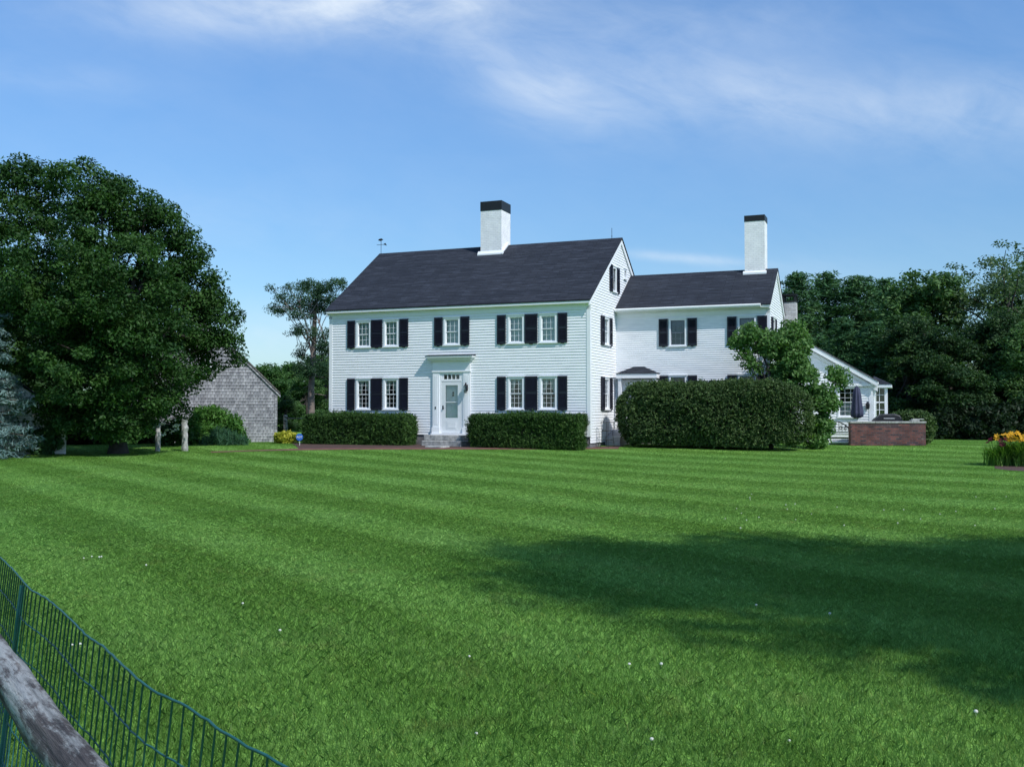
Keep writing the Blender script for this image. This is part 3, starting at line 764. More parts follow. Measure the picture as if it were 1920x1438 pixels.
p = MB(); p.face((x0 + .15, -.035, 1.05), (x1 - .15, -.035, 1.05), (x1 - .15, -.035, 2.34), (x0 + .15, -.035, 2.34)); obj('pane', p, M['glass'], D_, fix=False)
p = MB(); p.box(x0 + .01, x1 - .01, .03, .07, .47, 2.47)
for xx in (x0 + .18, x0 + .45):
    for za, zb in ((1.1, 1.62), (1.75, 2.2)): p.box(xx, xx + .21, .018, .03, za, zb)
obj('inner_door', p, M['door_panel'], D_)
kn = MB(); kn.tube([(-5.56, -.0, 2.04), (-5.56, .018, 2.04)], .035, 10); kn.tube([(-5.56, -.0, 1.93), (-5.56, .018, 1.93)], .035, 10); kn.box(-5.575, -5.545, .0, .018, 1.93, 2.04); obj('knocker', kn, M['black_iron'], D_)
kn = MB(); kn.box(x0 + .035, x0 + .085, -.062, -.05, 1.38, 1.54); kn.tube([(x0 + .06, -.06, 1.44), (x0 + .06, -.10, 1.44), (x0 + .13, -.11, 1.44)], .012, 7); obj('handle', kn, M['black_iron'], D_)
kn = MB(); kn.box(-6.29, -6.25, -.112, -.098, 1.40, 1.50); obj('doorbell', kn, M['black_iron'], house)
ln = MB(); lx = -4.93
ln.box(lx - .05, lx + .05, -.115, -.095, 2.12, 2.34); ln.tube([(lx, -.11, 2.30), (lx, -.17, 2.42), (lx, -.22, 2.36)], .012, 7)
ln.lathe([(.015, 2.38), (.075, 2.30), (.085, 2.29)], lx, -.22, 6); ln.lathe([(.0, 2.42), (.02, 2.40), (.012, 2.37)], lx, -.22, 6); ln.lathe([(.04, 2.02), (.055, 2.04), (.055, 2.05)], lx, -.22, 6)
for k in range(6): a = k * math.pi / 3; ln.tube([(lx + .05 * math.cos(a), -.22 + .05 * math.sin(a), 2.05), (lx + .075 * math.cos(a), -.22 + .075 * math.sin(a), 2.29)], .007, 5)
LN = obj('wall_lantern', ln, M['black_iron'], house)
p = MB(); p.lathe([(.045, 2.05), (.068, 2.29)], lx, -.22, 6); obj('pane', p, M['glass'], LN)

# hipped hood over the side entry, with the small two-light entry
hd = MB()
B = [(.16, 2.62), (1.78, 2.62)]
ap = 2.92
i = len(hd.v)
hd.v += [(.12, 3.02, 2.80), (1.82, 3.02, 2.80), (1.82, 3.565, 2.80), (.12, 3.565, 2.80), (.75, 3.45, 3.08), (1.18, 3.45, 3.08), (1.18, 3.565, 3.08), (.75, 3.565, 3.08)]
for q in ((0, 1, 5, 4), (1, 2, 6, 5), (3, 0, 4, 7), (4, 5, 6, 7), (0, 3, 2, 1), (2, 3, 7, 6)): hd.f.append(tuple(i + k for k in q))
PH = obj('entry_hood', hd, M['roof'], house)
k = MB(); k.box(.15, 1.79, 3.05, 3.56, 2.62, 2.795); k.box(.22, .34, 3.10, 3.22, .4, 2.62); k.box(1.62, 1.74, 3.10, 3.22, .4, 2.62); obj('fascia', k, M['white'], PH)
k = MB(); k.box(.24, 1.72, 3.50, 3.54, .4, 2.56); k.box(.24, .45, 3.47, 3.50, .4, 2.56); k.box(1.5, 1.72, 3.47, 3.50, .4, 2.56); k.box(.45, 1.5, 3.46, 3.50, 2.48, 2.56)
ED = obj('side_entry', k, M['clap'], house)
k = MB(); k.box(.62, 1.42, 3.44, 3.458, .45, 2.47); obj('door', k, M['white'], ED)
k = MB()
for xx in (.80, 1.04): k.box(xx, xx + .20, 3.43, 3.438, 2.22, 2.40)
obj('pane', k, M['dim_sash'], ED)
# bulkhead at the foot of the gable wall
k = MB(); k.prism([(1.9, -.05), (3.1, -.05), (3.1, .62), (1.9, .32)], 'x', .04, .62); obj('bulkhead', k, M['worn_brick'], house)
# wing: french window, lantern and the glazed bay on its right flank
window(WING, 8.22, 9.02, 1.08, 2.32, None, 3, 6, seed=2, casing=.06, deep=.9)
sh = MB(); sh.box(8.30, 8.94, 8.13, 8.135, 1.13, 1.68); obj('cafe_curtain', sh, M['lace'], house)
ln = MB(); ln.box(9.36, 9.42, 8.00, 8.03, 1.42, 1.62); ln.lathe([(.05, 1.40), (.075, 1.44), (.085, 1.6), (.03, 1.7)], 9.39, 7.94, 6); ln.box(9.38, 9.40, 7.94, 8.0, 1.58, 1.60); obj('wall_lantern', ln, M['black_iron'], house)
by = MB(); BX0, BX1, BY0, BY1 = WX1 + .03, 10.14, 9.0, 11.0
by.box(BX1 - .12, BX1, BY0, BY0 + .12, .3, 2.30); by.box(BX0, BX1, BY0 + .02, BY1, .3, .98); by.box(BX0, BX1 - .12, BY0, BY0 + .06, .98, 1.06); by.box(BX0, BX0 + .06, BY0, BY0 + .06, 1.06, 2.3)
by.box(BX0, BX1 + .16, BY0 - .16, BY1, 2.30, 2.42)
BAY = obj('bay', by, M['white'], house)
k = MB(); i = 0; k.v += [(BX0, BY0 - .18, 2.425), (BX1 + .18, BY0 - .18, 2.425), (BX1 + .18, BY1, 2.425), (BX0, BY1, 2.425), (BX0, BY0 + .4, 2.80), (BX0, BY1, 2.80)]
k.f += [(0, 1, 4), (1, 2, 5, 4), (0, 3, 2, 1), (0, 4, 5, 3), (2, 3, 5)]; obj('roof', k, M['roof'], BAY)
k = MB(); k.box(BX0 + .22, BX0 + .24, BY0 + .01, BY0 + .04, 1.06, 2.3); k.box(BX0 + .06, BX1 - .12, BY0 + .01, BY0 + .045, 1.66, 1.71)
for zz in (1.36, 1.98): k.box(BX0 + .06, BX1 - .12, BY0 + .012, BY0 + .038, zz, zz + .02)
obj('sash', k, M['white'], BAY)
k = MB(); k.face((BX0 + .06, BY0 + .03, 1.06), (BX1 - .12, BY0 + .03, 1.06), (BX1 - .12, BY0 + .03, 2.30), (BX0 + .06, BY0 + .03, 2.30))
k.face((BX1 - .02, BY0 + .12, .98), (BX1 - .02, BY1, .98), (BX1 - .02, BY1, 2.3), (BX1 - .02, BY0 + .12, 2.3)); obj('pane', k, M['glass'], BAY, fix=False)

# ------------------------------------------------------------------ stone steps
def stone(name, poly, z0, z1, label, seed):
    rr = random.Random(seed); mb = MB()
    pts = []
    for k in range(len(poly)):
        a, b = Vector(poly[k]), Vector(poly[(k + 1) % len(poly)])
        n = max(1, int((b - a).length / .25))
        for j in range(n):
            p = a.lerp(b, j / n); pts.append((p.x + rr.uniform(-.025, .025), p.y + rr.uniform(-.025, .025)))
    mb.prism(pts, 'z', z0, z1)
    o = obj(name, mb, M['granite'], None, bevel=.02); o.location = HC; o.rotation_euler = (0, 0, -YAW)
    return tag(o, label, 'step')
stone('stone_step', [(-6.45, -.10), (-6.48, -.70), (-4.90, -.75), (-4.85, -.10)], .20, .40, 'upper grey granite slab right under the white front door', 1)
stone('stone_step', [(-6.50, -.12), (-6.42, -1.02), (-4.72, -1.08), (-4.68, -.12)], -.10, .198, 'lower wider granite slab at the foot of the front door', 2)
stone('stepping_stone', [(-5.9, -1.45), (-5.8, -1.95), (-5.1, -2.0), (-5.0, -1.5)], -.15, .03, 'small flat stone on the brick path before the granite steps', 3)

# ------------------------------------------------------------------ beds and path
def sheet(name, front, back, lift, mat_, kind='structure'):
    mb = MB(); n = len(front); V = []
    for a, b in zip(front, back):
        V.append([tuple(Vector((a[0] + (b[0] - a[0]) * k / 4, a[1] + (b[1] - a[1]) * k / 4, 0))) for k in range(5)])
    V = [[(x, y, gzf(x, y) + lift) for x, y, z in row] for row in V]
    for i in range(n - 1):
        for k in range(4): mb.face(V[i][k], V[i + 1][k], V[i + 1][k + 1], V[i][k + 1])
    BEDS.append([(p[0], p[1]) for p in front] + [(p[0], p[1]) for p in reversed(back)])
    return tag(obj(name, mb, mat_, fix=False), kind=kind)
px_f = [(395, 849), (480, 846), (560, 844.5), (640, 843.5), (700, 843), (780, 843), (850, 843), (930, 843), (1000, 843), (1080, 842.5), (1160, 842)]
fr = [on_ground(*q) for q in px_f]
bk = [on_ground(q[0], q[1] - (1.8 if q[0] < 500 else 2.8)) for q in px_f]
sheet('brick_path', fr, bk, .012, M['pave_brick'])
i0 = 2
mf = [bk[k] for k in range(i0, len(bk))]
mbk = []
for p in mf:
    L = p - HC; hx = L.dot(E1); mbk.append(HW(hx + .0, .25 if hx < .3 else 2.5))
mbk[0] = HW(-12.9, -.2)
sheet('mulch_bed', mf, mbk, .008, M['mulch'])

# ------------------------------------------------------------------ clipped hedges
def hedge(name, label, frame_, x0, x1, y0, y1, h, leaf, n, size, rnd=.35, seed=1, vert=0.0, group=None, lump=.06, aspect=.5, taper=0.0, zb=-.05, spray=.2):
    g = np.random.default_rng(seed)
    t = empty(name, frame_ @ Vector(((x0 + x1) / 2, (y0 + y1) / 2, 0)), -YAW, label=label, cat='hedge', group=group)
    hx, hy = (x1 - x0) / 2, (y1 - y0) / 2
    p_ = 3.1 if rnd > .3 else 5.5
    def shape(u):        # superellipsoid surface point for unit directions u
        d = (np.abs(u[:, 0]) ** p_ + np.abs(u[:, 1]) ** p_ + np.abs(u[:, 2]) ** p_) ** (-1 / p_)
        s = u * d[:, None]
        return s
    # sample the box surface evenly, then round it
    A = np.array([hy * h, hy * h, hx * h, hx * h, hx * hy * 2]); A = A / A.sum()
    k = g.choice(5, n, p=A); a = g.random(n) * 2 - 1; b = g.random(n) * 2 - 1
    u = np.stack([np.where(k == 0, -1, np.where(k == 1, 1, a)), np.where(k == 2, -1, np.where(k == 3, 1, np.where(k < 2, a, b))), np.where(k == 4, 1, b)], -1)
    s = shape(norm(u)) * 0.88 + u * 0.12 if rnd > .3 else shape(norm(u)) * .25 + u * .75
    lum = lump * (np.sin(s[:, 0] * hx * 1.3 + seed) * np.sin(s[:, 2] * h * 1.1 + s[:, 1] * 2 + .8 * np.sin(s[:, 0] * hx * .7)) + .5 * np.sin(s[:, 0] * hx * 3.1 + seed) * np.sin(s[:, 2] * h * 2.7 + 1.3 * np.sin(s[:, 0] * hx * 1.9)))
    dep = g.random(n) ** 1.5 * .12; dep = np.where(g.random(n) < .035, -.13 * g.random(n), dep)
    P = np.stack([s[:, 0] * hx, s[:, 1] * hy, (s[:, 2] * .5 + .5) * h + zb], -1)
    nr = norm(np.stack([u[:, 0] * (np.abs(u[:, 0]) > .9), u[:, 1] * (np.abs(u[:, 1]) > .9), u[:, 2] * (u[:, 2] > .9)], -1) + s * .3)
    P = P + nr * (lum - dep)[:, None]
    low = 1 - P[:, 2] / h
    P[:, :2] *= (1 - taper * np.clip(low, 0, 1))[:, None]
    per = 13; K = n * 1; ii = np.repeat(np.arange(K), per); N = K * per
    d0 = norm(nr * .75 + g.normal(size=(n, 3)) * .55 + np.array([0, 0, vert]))[ii]
    f = g.random(N) * 1.0 - .55
    L = (spray * (.6 + .8 * g.random(n)))[ii]
    Q = P[ii] + d0 * (f * L)[:, None] + g.normal(size=(N, 3)) * spray * .10
    nrm = norm(g.normal(size=(N, 3)) * .55 + nr[ii] * .45 + np.array([0, 0, .45]))
    tt = norm(d0 + g.normal(size=(N, 3)) * .6); bb = norm(np.cross(nrm, tt))
    sz = size * (.6 + .8 * g.random(N))[:, None]
    q = np.stack([Q - tt * sz * .5, Q + bb * sz * aspect * .5, Q + tt * sz * .5, Q - bb * sz * aspect * .5], 1)
    var = np.clip(.5 * g.random(n)[ii] + .5 * g.random(N), 0, 1)
    raw_mesh('foliage', q, 4, var, leaf, t)
    # woody core that closes the view through
    bm = bmesh.new(); bmesh.ops.create_cube(bm, size=2); bmesh.ops.subdivide_edges(bm, edges=bm.edges, cuts=6, use_grid_fill=True)
    for v in bm.verts:
        uu = np.array([v.co]); s1 = (shape(norm(uu)) * 0.9 + uu * 0.1)[0] * (.80 if rnd > .3 else .82)
        v.co = (s1[0] * hx, s1[1] * hy * .9, (s1[2] * .5 + .47) * h + zb)
    me = bpy.data.meshes.new('branches'); bm.to_mesh(me); bm.free(); link('branches', me, M['twig'], t)
    return t
HF = Matrix.Translation(HC) @ Matrix.Rotation(-YAW, 4, 'Z')
hedge('yew_hedge', 'dark clipped yew hedge under the windows left of the front door', HF, -11.65, -6.95, -1.25, -.25, 1.20, M['yew_leaf'], 9000, .075, .2, 3, .9, 'clipped yew hedges along the house front', .07, .30, spray=.20)
hedge('yew_hedge', 'dark clipped yew hedge under the windows right of the front door', HF, -4.36, .0, -1.25, -.25, 1.20, M['yew_leaf'], 8600, .075, .2, 8, .9, 'clipped yew hedges along the house front', .07, .30, spray=.20)
hedge('tall_hedge', 'tall broad clipped hedge with rounded ends before the ell', HF, .52, 7.85, .7, 2.6, 2.52, M['hedge_leaf'], 15000, .075, .4, 5, -.15, None, .11, .45, .05, -.12, .22)
hedge('round_hedge', 'low rounded hedge behind the red brick patio wall', HF, 10.1, 11.8, 6.9, 8.3, 1.32, M['hedge_leaf'], 3200, .09, .4, 6, 0)

# ------------------------------------------------------------------ patio: brick wall, umbrella, grill, bench, deck
mb = MB(); mb.box(12.96, 15.84, 37.8, 38.05, -.2, .86); PW = tag(obj('brick_wall', mb, M['red_brick'], bevel=.006), 'low red brick patio wall with weathered grey capstones', 'wall')
k = MB()
for i in range(6):
    x = 12.93 + i * .49; k.box(x, x + .483, 37.77, 38.08, .862, .93)
obj('capstone', k, M['granite'], PW, bevel=.012)
mb = MB(); mb.box(15.3, 15.62, 37.82, 38.03, .932, .99); mb.box(15.36, 15.8, 37.84, 38.02, .992, 1.03); tag(obj('loose_stone', mb, M['granite'], bevel=.015), 'pale loose flagstones lying on the right end of the brick wall', 'stone')
ux = at(1607, 780, 39.0)
um = empty('patio_umbrella', (ux.x, 39.0, 0), label='closed navy patio umbrella standing behind the brick wall', cat='umbrella')
k = MB(); k.tube([(0, 0, 0), (0, 0, 2.34)], .022, 10); k.lathe([(.0, 2.30), (.03, 2.32), (.03, 2.36), (0, 2.40)], 0, 0, 10); obj('pole', k, M['bench_white'], um, True)
k = MB(); seg = 32; prof = [(.03, 2.31), (.10, 2.20), (.14, 1.95), (.17, 1.6), (.21, 1.25), (.20, 1.10), (.08, 1.04)]
i0 = 0
for r_, z_ in prof:
    for j in range(seg):
        th = 2 * math.pi * j / seg; rr_ = r_ * (1 + .22 * math.sin(8 * th)); k.v.append((rr_ * math.cos(th), rr_ * math.sin(th), z_))
for a in range(len(prof) - 1):
    for j in range(seg): m_ = (j + 1) % seg; k.f.append((a*seg + j, a*seg + m_, (a+1)*seg + m_, (a+1)*seg + j))
obj('canopy', k, M['umbrella'], um, True)
k = MB(); k.lathe([(.27, 0), (.27, .06), (.05, .10), (.04, .3)], 0, 0, 16); obj('base', k, M['black_iron'], um)
gp = at(1664, 780, 39.2)
gr = empty('grill', (gp.x, 39.2, 0), -.2, label='black covered grill standing behind the brick wall', cat='grill')
k = MB(); k.prism([(-.60, .05), (.60, .05), (.62, .85), (.42, 1.16), (.22, 1.22), (-.25, 1.20), (-.50, 1.02), (-.63, .85)], 'y', -.3, .3); obj('cover', k, M['grill_cover'], gr, bevel=.05)
k = MB(); k.tube([(-.2, -.34, 1.02), (-.2, -.39, 1.03), (.2, -.39, 1.03), (.2, -.34, 1.02)], .012, 6); obj('handle', k, M['bench_white'], gr)
bp = at(1574, 800, 38.75); bp.z = 0
bn = empty('garden_bench', (bp.x, bp.y + .5, .0), -YAW, label='scrolled metal garden bench beside the brick wall', cat='bench')
k = MB()
for i in range(6): k.box(-.55, .55, -.22 + i * .075, -.17 + i * .075, .42, .44)
obj('seat', k, M['black_iron'], bn)
k = MB(); arc = [(-.55 + 1.1 * i / 16, .24, .62 + .28 * math.sin(math.pi * i / 16)) for i in range(17)]; k.tube(arc, .022, 6)
k.tube([(-.55, .24, .5), (.55, .24, .5)], .014, 6)
for s_ in (-1, 1):
    for q in range(2):
        cx, cz, rr_ = s_ * (.18 + .2 * q), .64, .09
        k.tube([(cx + rr_ * (1 - i / 26) * math.cos(i * .55), .24, cz + rr_ * (1 - i / 26) * math.sin(i * .55)) for i in range(22)], .014, 5)
for i in range(9): x = -.48 + i * .12; k.tube([(x, .24, .5), (x, .24, .62 + .28 * math.sin(math.pi * (x + .55) / 1.1))], .010, 5)
obj('backrest', k, M['black_iron'], bn)
for sx in (-.52, .52):
    for sy in (-.2, .22): k = MB(); k.tube([(sx, sy, .43), (sx * 1.02, sy * 1.1, .2), (sx * 1.08, sy * 1.2, -.02)], [.018, .014, .016], 7); obj('leg', k, M['black_iron'], bn)
    k = MB(); k.tube([(sx, .24, .66), (sx, .0, .64), (sx, -.2, .66), (sx, -.25, .60), (sx, -.2, .43)], .014, 6); obj('armrest', k, M['black_iron'], bn)
k = MB()
L = bp - HC; bx_, by_ = L.dot(E1), L.dot(E2)
k.box(-.15, .72, -.25, .05, .10, .15); k.box(-.15, .72, -.05, .25, .20, .25); k.box(-.12, .69, -.02, .02, 0, .20); k.box(-.12, -.08, -.22, .22, .0, .10); k.box(.65, .69, -.22, .22, .0, .10)
dk = tag(obj('deck_step', k, M['bench_white'], bevel=.01), 'white painted wooden double step beside the brick wall', 'step'); dk.location = (bp.x - .35, bp.y + .05, 0); dk.rotation_euler = (0, 0, -YAW)
dk.location = (bp.x - .3, bp.y, gzf(bp.x, bp.y) - .02)

# wire plant stand at the house corner
p0 = HW(.45, .75)
ps = empty('plant_stand', (p0.x, p0.y, gzf(p0.x, p0.y)), -YAW, label='black wire plant stand by the corner of the house', cat='stand')
k = MB()
for a in range(4):
    th = a * math.pi / 2 + .4; k.tube([(.26 * math.cos(th), .26 * math.sin(th), 0), (.20 * math.cos(th), .20 * math.sin(th), .5), (.24 * math.cos(th), .24 * math.sin(th), .95)], .010, 6)
obj('frame', k, M['black_iron'], ps)
for zz, rr_ in ((.28, .22), (.62, .21), (.95, .24)):
    k = MB(); k.tube([(rr_ * math.cos(j * math.pi / 10), rr_ * math.sin(j * math.pi / 10), zz) for j in range(21)], .010, 6)
    for j in range(-3, 4): w_ = math.sqrt(max(0, rr_ ** 2 - (j * .055) ** 2)); k.tube([(j * .055, -w_, zz), (j * .055, w_, zz)], .004, 5)
    obj('hoop', k, M['black_iron'], ps)

# ------------------------------------------------------------------ barn
bc = Vector((-10.05, 42.2, 0)); BW, BD = 6.2, 9.0
barn = empty('barn', bc, R(15.5), label='small weathered grey shingled barn right of the big tree', cat='barn')
prof = [(-BW, 2.12), (-BW + 1.15, 3.30), (-BW / 2, 5.02), (-1.15, 3.30), (0, 2.12)]
def bspan(z):
    if z < 2.12: return (-BW, 0)
    d = (z - 2.12) / (3.30 - 2.12) * 1.15 if z < 3.30 else 1.15 + (z - 3.30) / (5.02 - 3.30) * (BW / 2 - 1.15)
    d = min(d, BW / 2 - .03); return (-BW + d, -d)
mb = MB(); bf = frame(0, 0, 0, 0)
clap_wall(mb, -BW, 0, -.05, 4.97, bspan, [(-3.18, -2.72, 3.22, 3.66)], .135, .02, dirs=bf)
clap_wall(mb, 0, BD, -.05, 2.05, None, (), .135, .02, dirs=frame(0, 0, 0, R(90)))
clap_wall(mb, 0, BD, -.05, 2.05, None, (), .135, .02, dirs=frame(-BW, BD, 0, R(-90)))
clap_wall(mb, 0, BW, -.05, 4.97, lambda z: tuple(-q for q in bspan(z)[::-1]), (), .135, .02, dirs=frame(0, BD, 0, R(180)))
obj('wall', mb, M['cedar'], barn, fix=False)
mb = MB()
P5 = [(prof[0][0] - .14, prof[0][1] - .12)] + prof[1:4] + [(.14, prof[4][1] - .12)]
for (a, b) in zip(P5, P5[1:]): mb.prism([(a[0], a[1] + .02), (b[0], b[1] + .02), (b[0], b[1] + .10), (a[0], a[1] + .10)], 'y', -.10, BD + .1)
obj('roof', mb, M['roof_barn'], barn)
mb = MB()
for (a, b) in zip(P5, P5[1:]): mb.prism([(a[0], a[1] - .10), (b[0], b[1] - .10), (b[0], b[1] + .015), (a[0], a[1] + .015)], 'y', -.075, -.03)
mb.box(-.09, .012, -.035, -.022, -.05, 2.0); obj('trim', mb, M['cedar'], barn)
window(bf, -3.2, -2.7, 3.2, 3.68, None, 2, 2, seed=1, casing=.05, parent=barn)
# little white shed in the shade at the left
sp = on_ground(122, 851)
shed = empty('shed', (sp.x, sp.y, gzf(sp.x, sp.y)), R(24), label='small white clapboard shed in the shade beside the blue spruce', cat='shed')
def sspan(z):
    d = max(0.02, (z - 1.25) / .75) if z > 1.25 else 0; return (-3.0 + min(d, 1.47), -min(d, 1.47))
mb = MB(); clap_wall(mb, -3.0, 0, 0, 2.3, sspan, (), .11, .018, dirs=frame(0, 0, 0, 0)); clap_wall(mb, 0, 2.5, 0, 1.25, None, (), .11, .018, dirs=frame(0, 0, 0, R(90))); clap_wall(mb, 0, 2.5, 0, 1.25, None, (), .11, .018, dirs=frame(-3, 2.5, 0, R(-90)))
obj('wall', mb, M['clap'], shed, fix=False)
mb = MB()
for a, b in (((-3.15, 1.17), (-1.5, 2.40)), ((-1.5, 2.40), (.15, 1.17))): mb.prism([a, b, (b[0], b[1] + .07), (a[0], a[1] + .07)], 'y', -.12, 2.6)
obj('roof', mb, M['roof'], shed)
mb = MB(); mb.box(-.10, .025, -.03, -.019, 0, 1.2); obj('corner_board', mb, M['white'], shed)

# ------------------------------------------------------------------ granite posts, rail fence, sign
def post(name, px, py, h, w, label, seed, group):
    p = on_ground(px, py); rr = random.Random(seed); mb = MB(); n = 9
    pts = [(rr.uniform(-.02, .02), rr.uniform(-.02, .02), -.2 + (h + .2) * i / n) for i in range(n + 1)]
    mb.tube(pts, [w * rr.uniform(.86, 1.1) for _ in pts], 7)
    o = obj(name, mb, M['granite'], None, bevel=.01); o.location = p; o.rotation_euler = (0, 0, rr.uniform(0, 3))
    tag(o, label, 'post', group); return o
post('granite_post', 295.5, 846, 1.06, .10, 'left rough granite post on the lawn edge by the big tree', 2, 'granite posts at the lawn edge')
post('granite_post', 346, 845.5, 1.10, .12, 'right thicker granite post next to the light green shrub', 7, 'granite posts at the lawn edge')
fp = at(535, 812, 43.5)
rf = empty('rail_fence', (fp.x, 43.5, 0), 0, label='thick wooden post with one thin grey rail beside the barn', cat='fence')
k = MB(); k.tube([(0, 0, -.2), (.01, 0, .5), (0, 0, 1.12), (0, 0, 1.15)], [.10, .10, .095, .06], 10); obj('post', k, M['rail'], rf)
k = MB(); k.tube([(.05, 0, .99), (1.4, .05, .985), (3.4, .1, .97)], .03, 7); obj('rail', k, M['rail'], rf)
k = MB(); k.tube([(3.4, .1, -.2), (3.4, .1, 1.1)], .085, 8); obj('post', k, M['rail'], rf)
sg = on_ground(561.5, 835)
sn = empty('yard_sign', (sg.x, sg.y, gzf(sg.x, sg.y)), R(-6), label='small blue octagonal security sign on a stake by the hedge', cat='sign')
zc = .32
k = MB(); k.prism([(.145 * math.cos(R(22.5 + 45 * i)), zc + .145 * math.sin(R(22.5 + 45 * i))) for i in range(8)], 'y', -.008, .008); obj('panel', k, M['sign_blue'], sn)
k = MB(); k.tube([(0, .02, -.15), (0, .02, zc + .08)], .01, 6); obj('stake', k, M['bench_white'], sn)
fc = bpy.data.curves.new('lettering', 'FONT'); fc.body = 'ADT'; fc.size = .115; fc.align_x = 'CENTER'; fc.align_y = 'CENTER'; fc.extrude = .002
tmp = bpy.data.objects.new('lettering', fc); COL.objects.link(tmp)
me = bpy.data.meshes.new_from_object(tmp.evaluated_get(bpy.context.evaluated_depsgraph_get())); bpy.data.objects.remove(tmp)
tx = link('lettering', me, None, sn); tx.location = (0, -.011, zc); tx.rotation_euler = (R(90), 0, 0); me.materials.clear(); me.materials.append(M['white'])

# ------------------------------------------------------------------ wire fence and split rail in the foreground
top_px = [(-140, 955), (-70, 1000), (-25, 1022), (0, 1045), (20, 1063), (38, 1083), (52, 1101), (70, 1112), (92, 1124), (125, 1152), (160, 1190), (190, 1208), (212, 1228), (245, 1262), (275, 1287), (312, 1306), (350, 1325), (392, 1352), (440, 1385), (500, 1418), (545, 1441), (620, 1490), (720, 1560), (800, 1640)]
zt = .65
top = [atz(x, y, zt) for x, y in top_px]
# resample by arc length
def resample(P, step):
    out = [P[0].copy()]; acc = 0; last = P[0]
    for a, b in zip(P, P[1:]):
        L = (b - a).length; d_ = step - acc
        while d_ <= L: out.append(a.lerp(b, d_ / L)); d_ += step
        acc = L - (d_ - step)
    return out
# smooth the plan so that the wire sways
def chaikin(P):
    q = [P[0]]
    for a, b in zip(P, P[1:]): q += [a.lerp(b, .25), a.lerp(b, .75)]
    return q + [P[-1]]
tp = chaikin(chaikin(top))
fo = tp[len(tp) // 2]
WF = empty('wire_fence', (fo.x, fo.y, gzf(fo.x, fo.y)), label='wavy green welded wire fence along the near edge of the lawn', cat='fence')
lean = Vector((-.085, -.03, 0))
def wp(p, f): q = p + lean * f; return Vector((q.x, q.y, zt + (gzf(p.x, p.y) - .02 - zt) * f)) - WF.location
k = MB()
vs = resample(tp, .068)
for p in vs:
    j = random.uniform(-.004, .004)
    k.tube([wp(p, 0), wp(p, .5) + Vector((j, 0, 0)), wp(p, 1.0)], .0030, 5)
rows = [0, .155, .31, .47, .64, .82]
hs = resample(tp, .045)
for f in rows:
    k.tube([wp(p, f) + Vector((0, 0, random.uniform(-.003, .003))) for p in hs], .0038 if f == 0 else .0030, 5)
obj('wire_mesh', k, M['green_wire'], WF, True, fix=False)
for px_ in (46, 690):
    b_ = min(tp, key=lambda q: abs(960 + FPX * q.x / q.y - px_))
    k = MB(); k.tube([wp(b_, 1.15), wp(b_, .02)], .012, 8); obj('stake', k, M['green_wire'], WF)

ra, rb = atz(-10, 1238, .47), atz(158, 1440, .47)
dr = (rb - ra).normalized(); ra = ra - dr * 1.5; rb = rb + dr * 1.4
SR = empty('split_rail_fence', (ra.x, ra.y, gzf(ra.x, ra.y)), math.atan2(dr.y, dr.x), label='weathered grey split rail fence before the green wire', cat='fence')
Lr = (rb - ra).length; k = MB(); n = 46; seg = 14; rr = random.Random(4)
prof_ = [rr.uniform(.86, 1.08) for _ in range(seg)]
for i in range(n + 1):
    f = i / n; x = Lr * f; cz = .72 + .012 * math.sin(f * 7) ; cy = .012 * math.sin(f * 5 + 1)
    for j in range(seg):
        th = 2 * math.pi * j / seg
        r_ = .064 * prof_[j] * (1 + .05 * math.sin(f * 23 + j * 1.7) + .035 * math.sin(f * 61 + j * 2.9)) * (1.08 - .12 * f)
        k.v.append((x, cy + r_ * .88 * math.cos(th), cz + r_ * 1.05 * math.sin(th)))
for i in range(n):
    for j in range(seg): m_ = (j + 1) % seg; k.f.append((i*seg + j, i*seg + m_, (i+1)*seg + m_, (i+1)*seg + j))
k.f.append(tuple(range(seg))); k.f.append(tuple(n*seg + j for j in range(seg)))
obj('rail', k, M['rail'], SR, True)
for x in (0.0, Lr):
    k = MB(); k.tube([(x, 0, -.3), (x + .01, .01, .3), (x, 0, .7), (x, 0, .80)], [.085, .08, .078, .06], 10); obj('post', k, M['rail'], SR, True)

# ------------------------------------------------------------------ trees
def L_(px, py, r, Y, dy=0.0, ry=None, rz=None, base=(0, 0, 0)):
    """a crown lobe centred where the photograph shows it, at depth Y + dy, radius r in metres"""
    p = at(px, py, Y + dy); b = Vector(base)
    return (p.x - b.x, p.y - b.y, p.z - b.z, r, ry or r, rz or r)
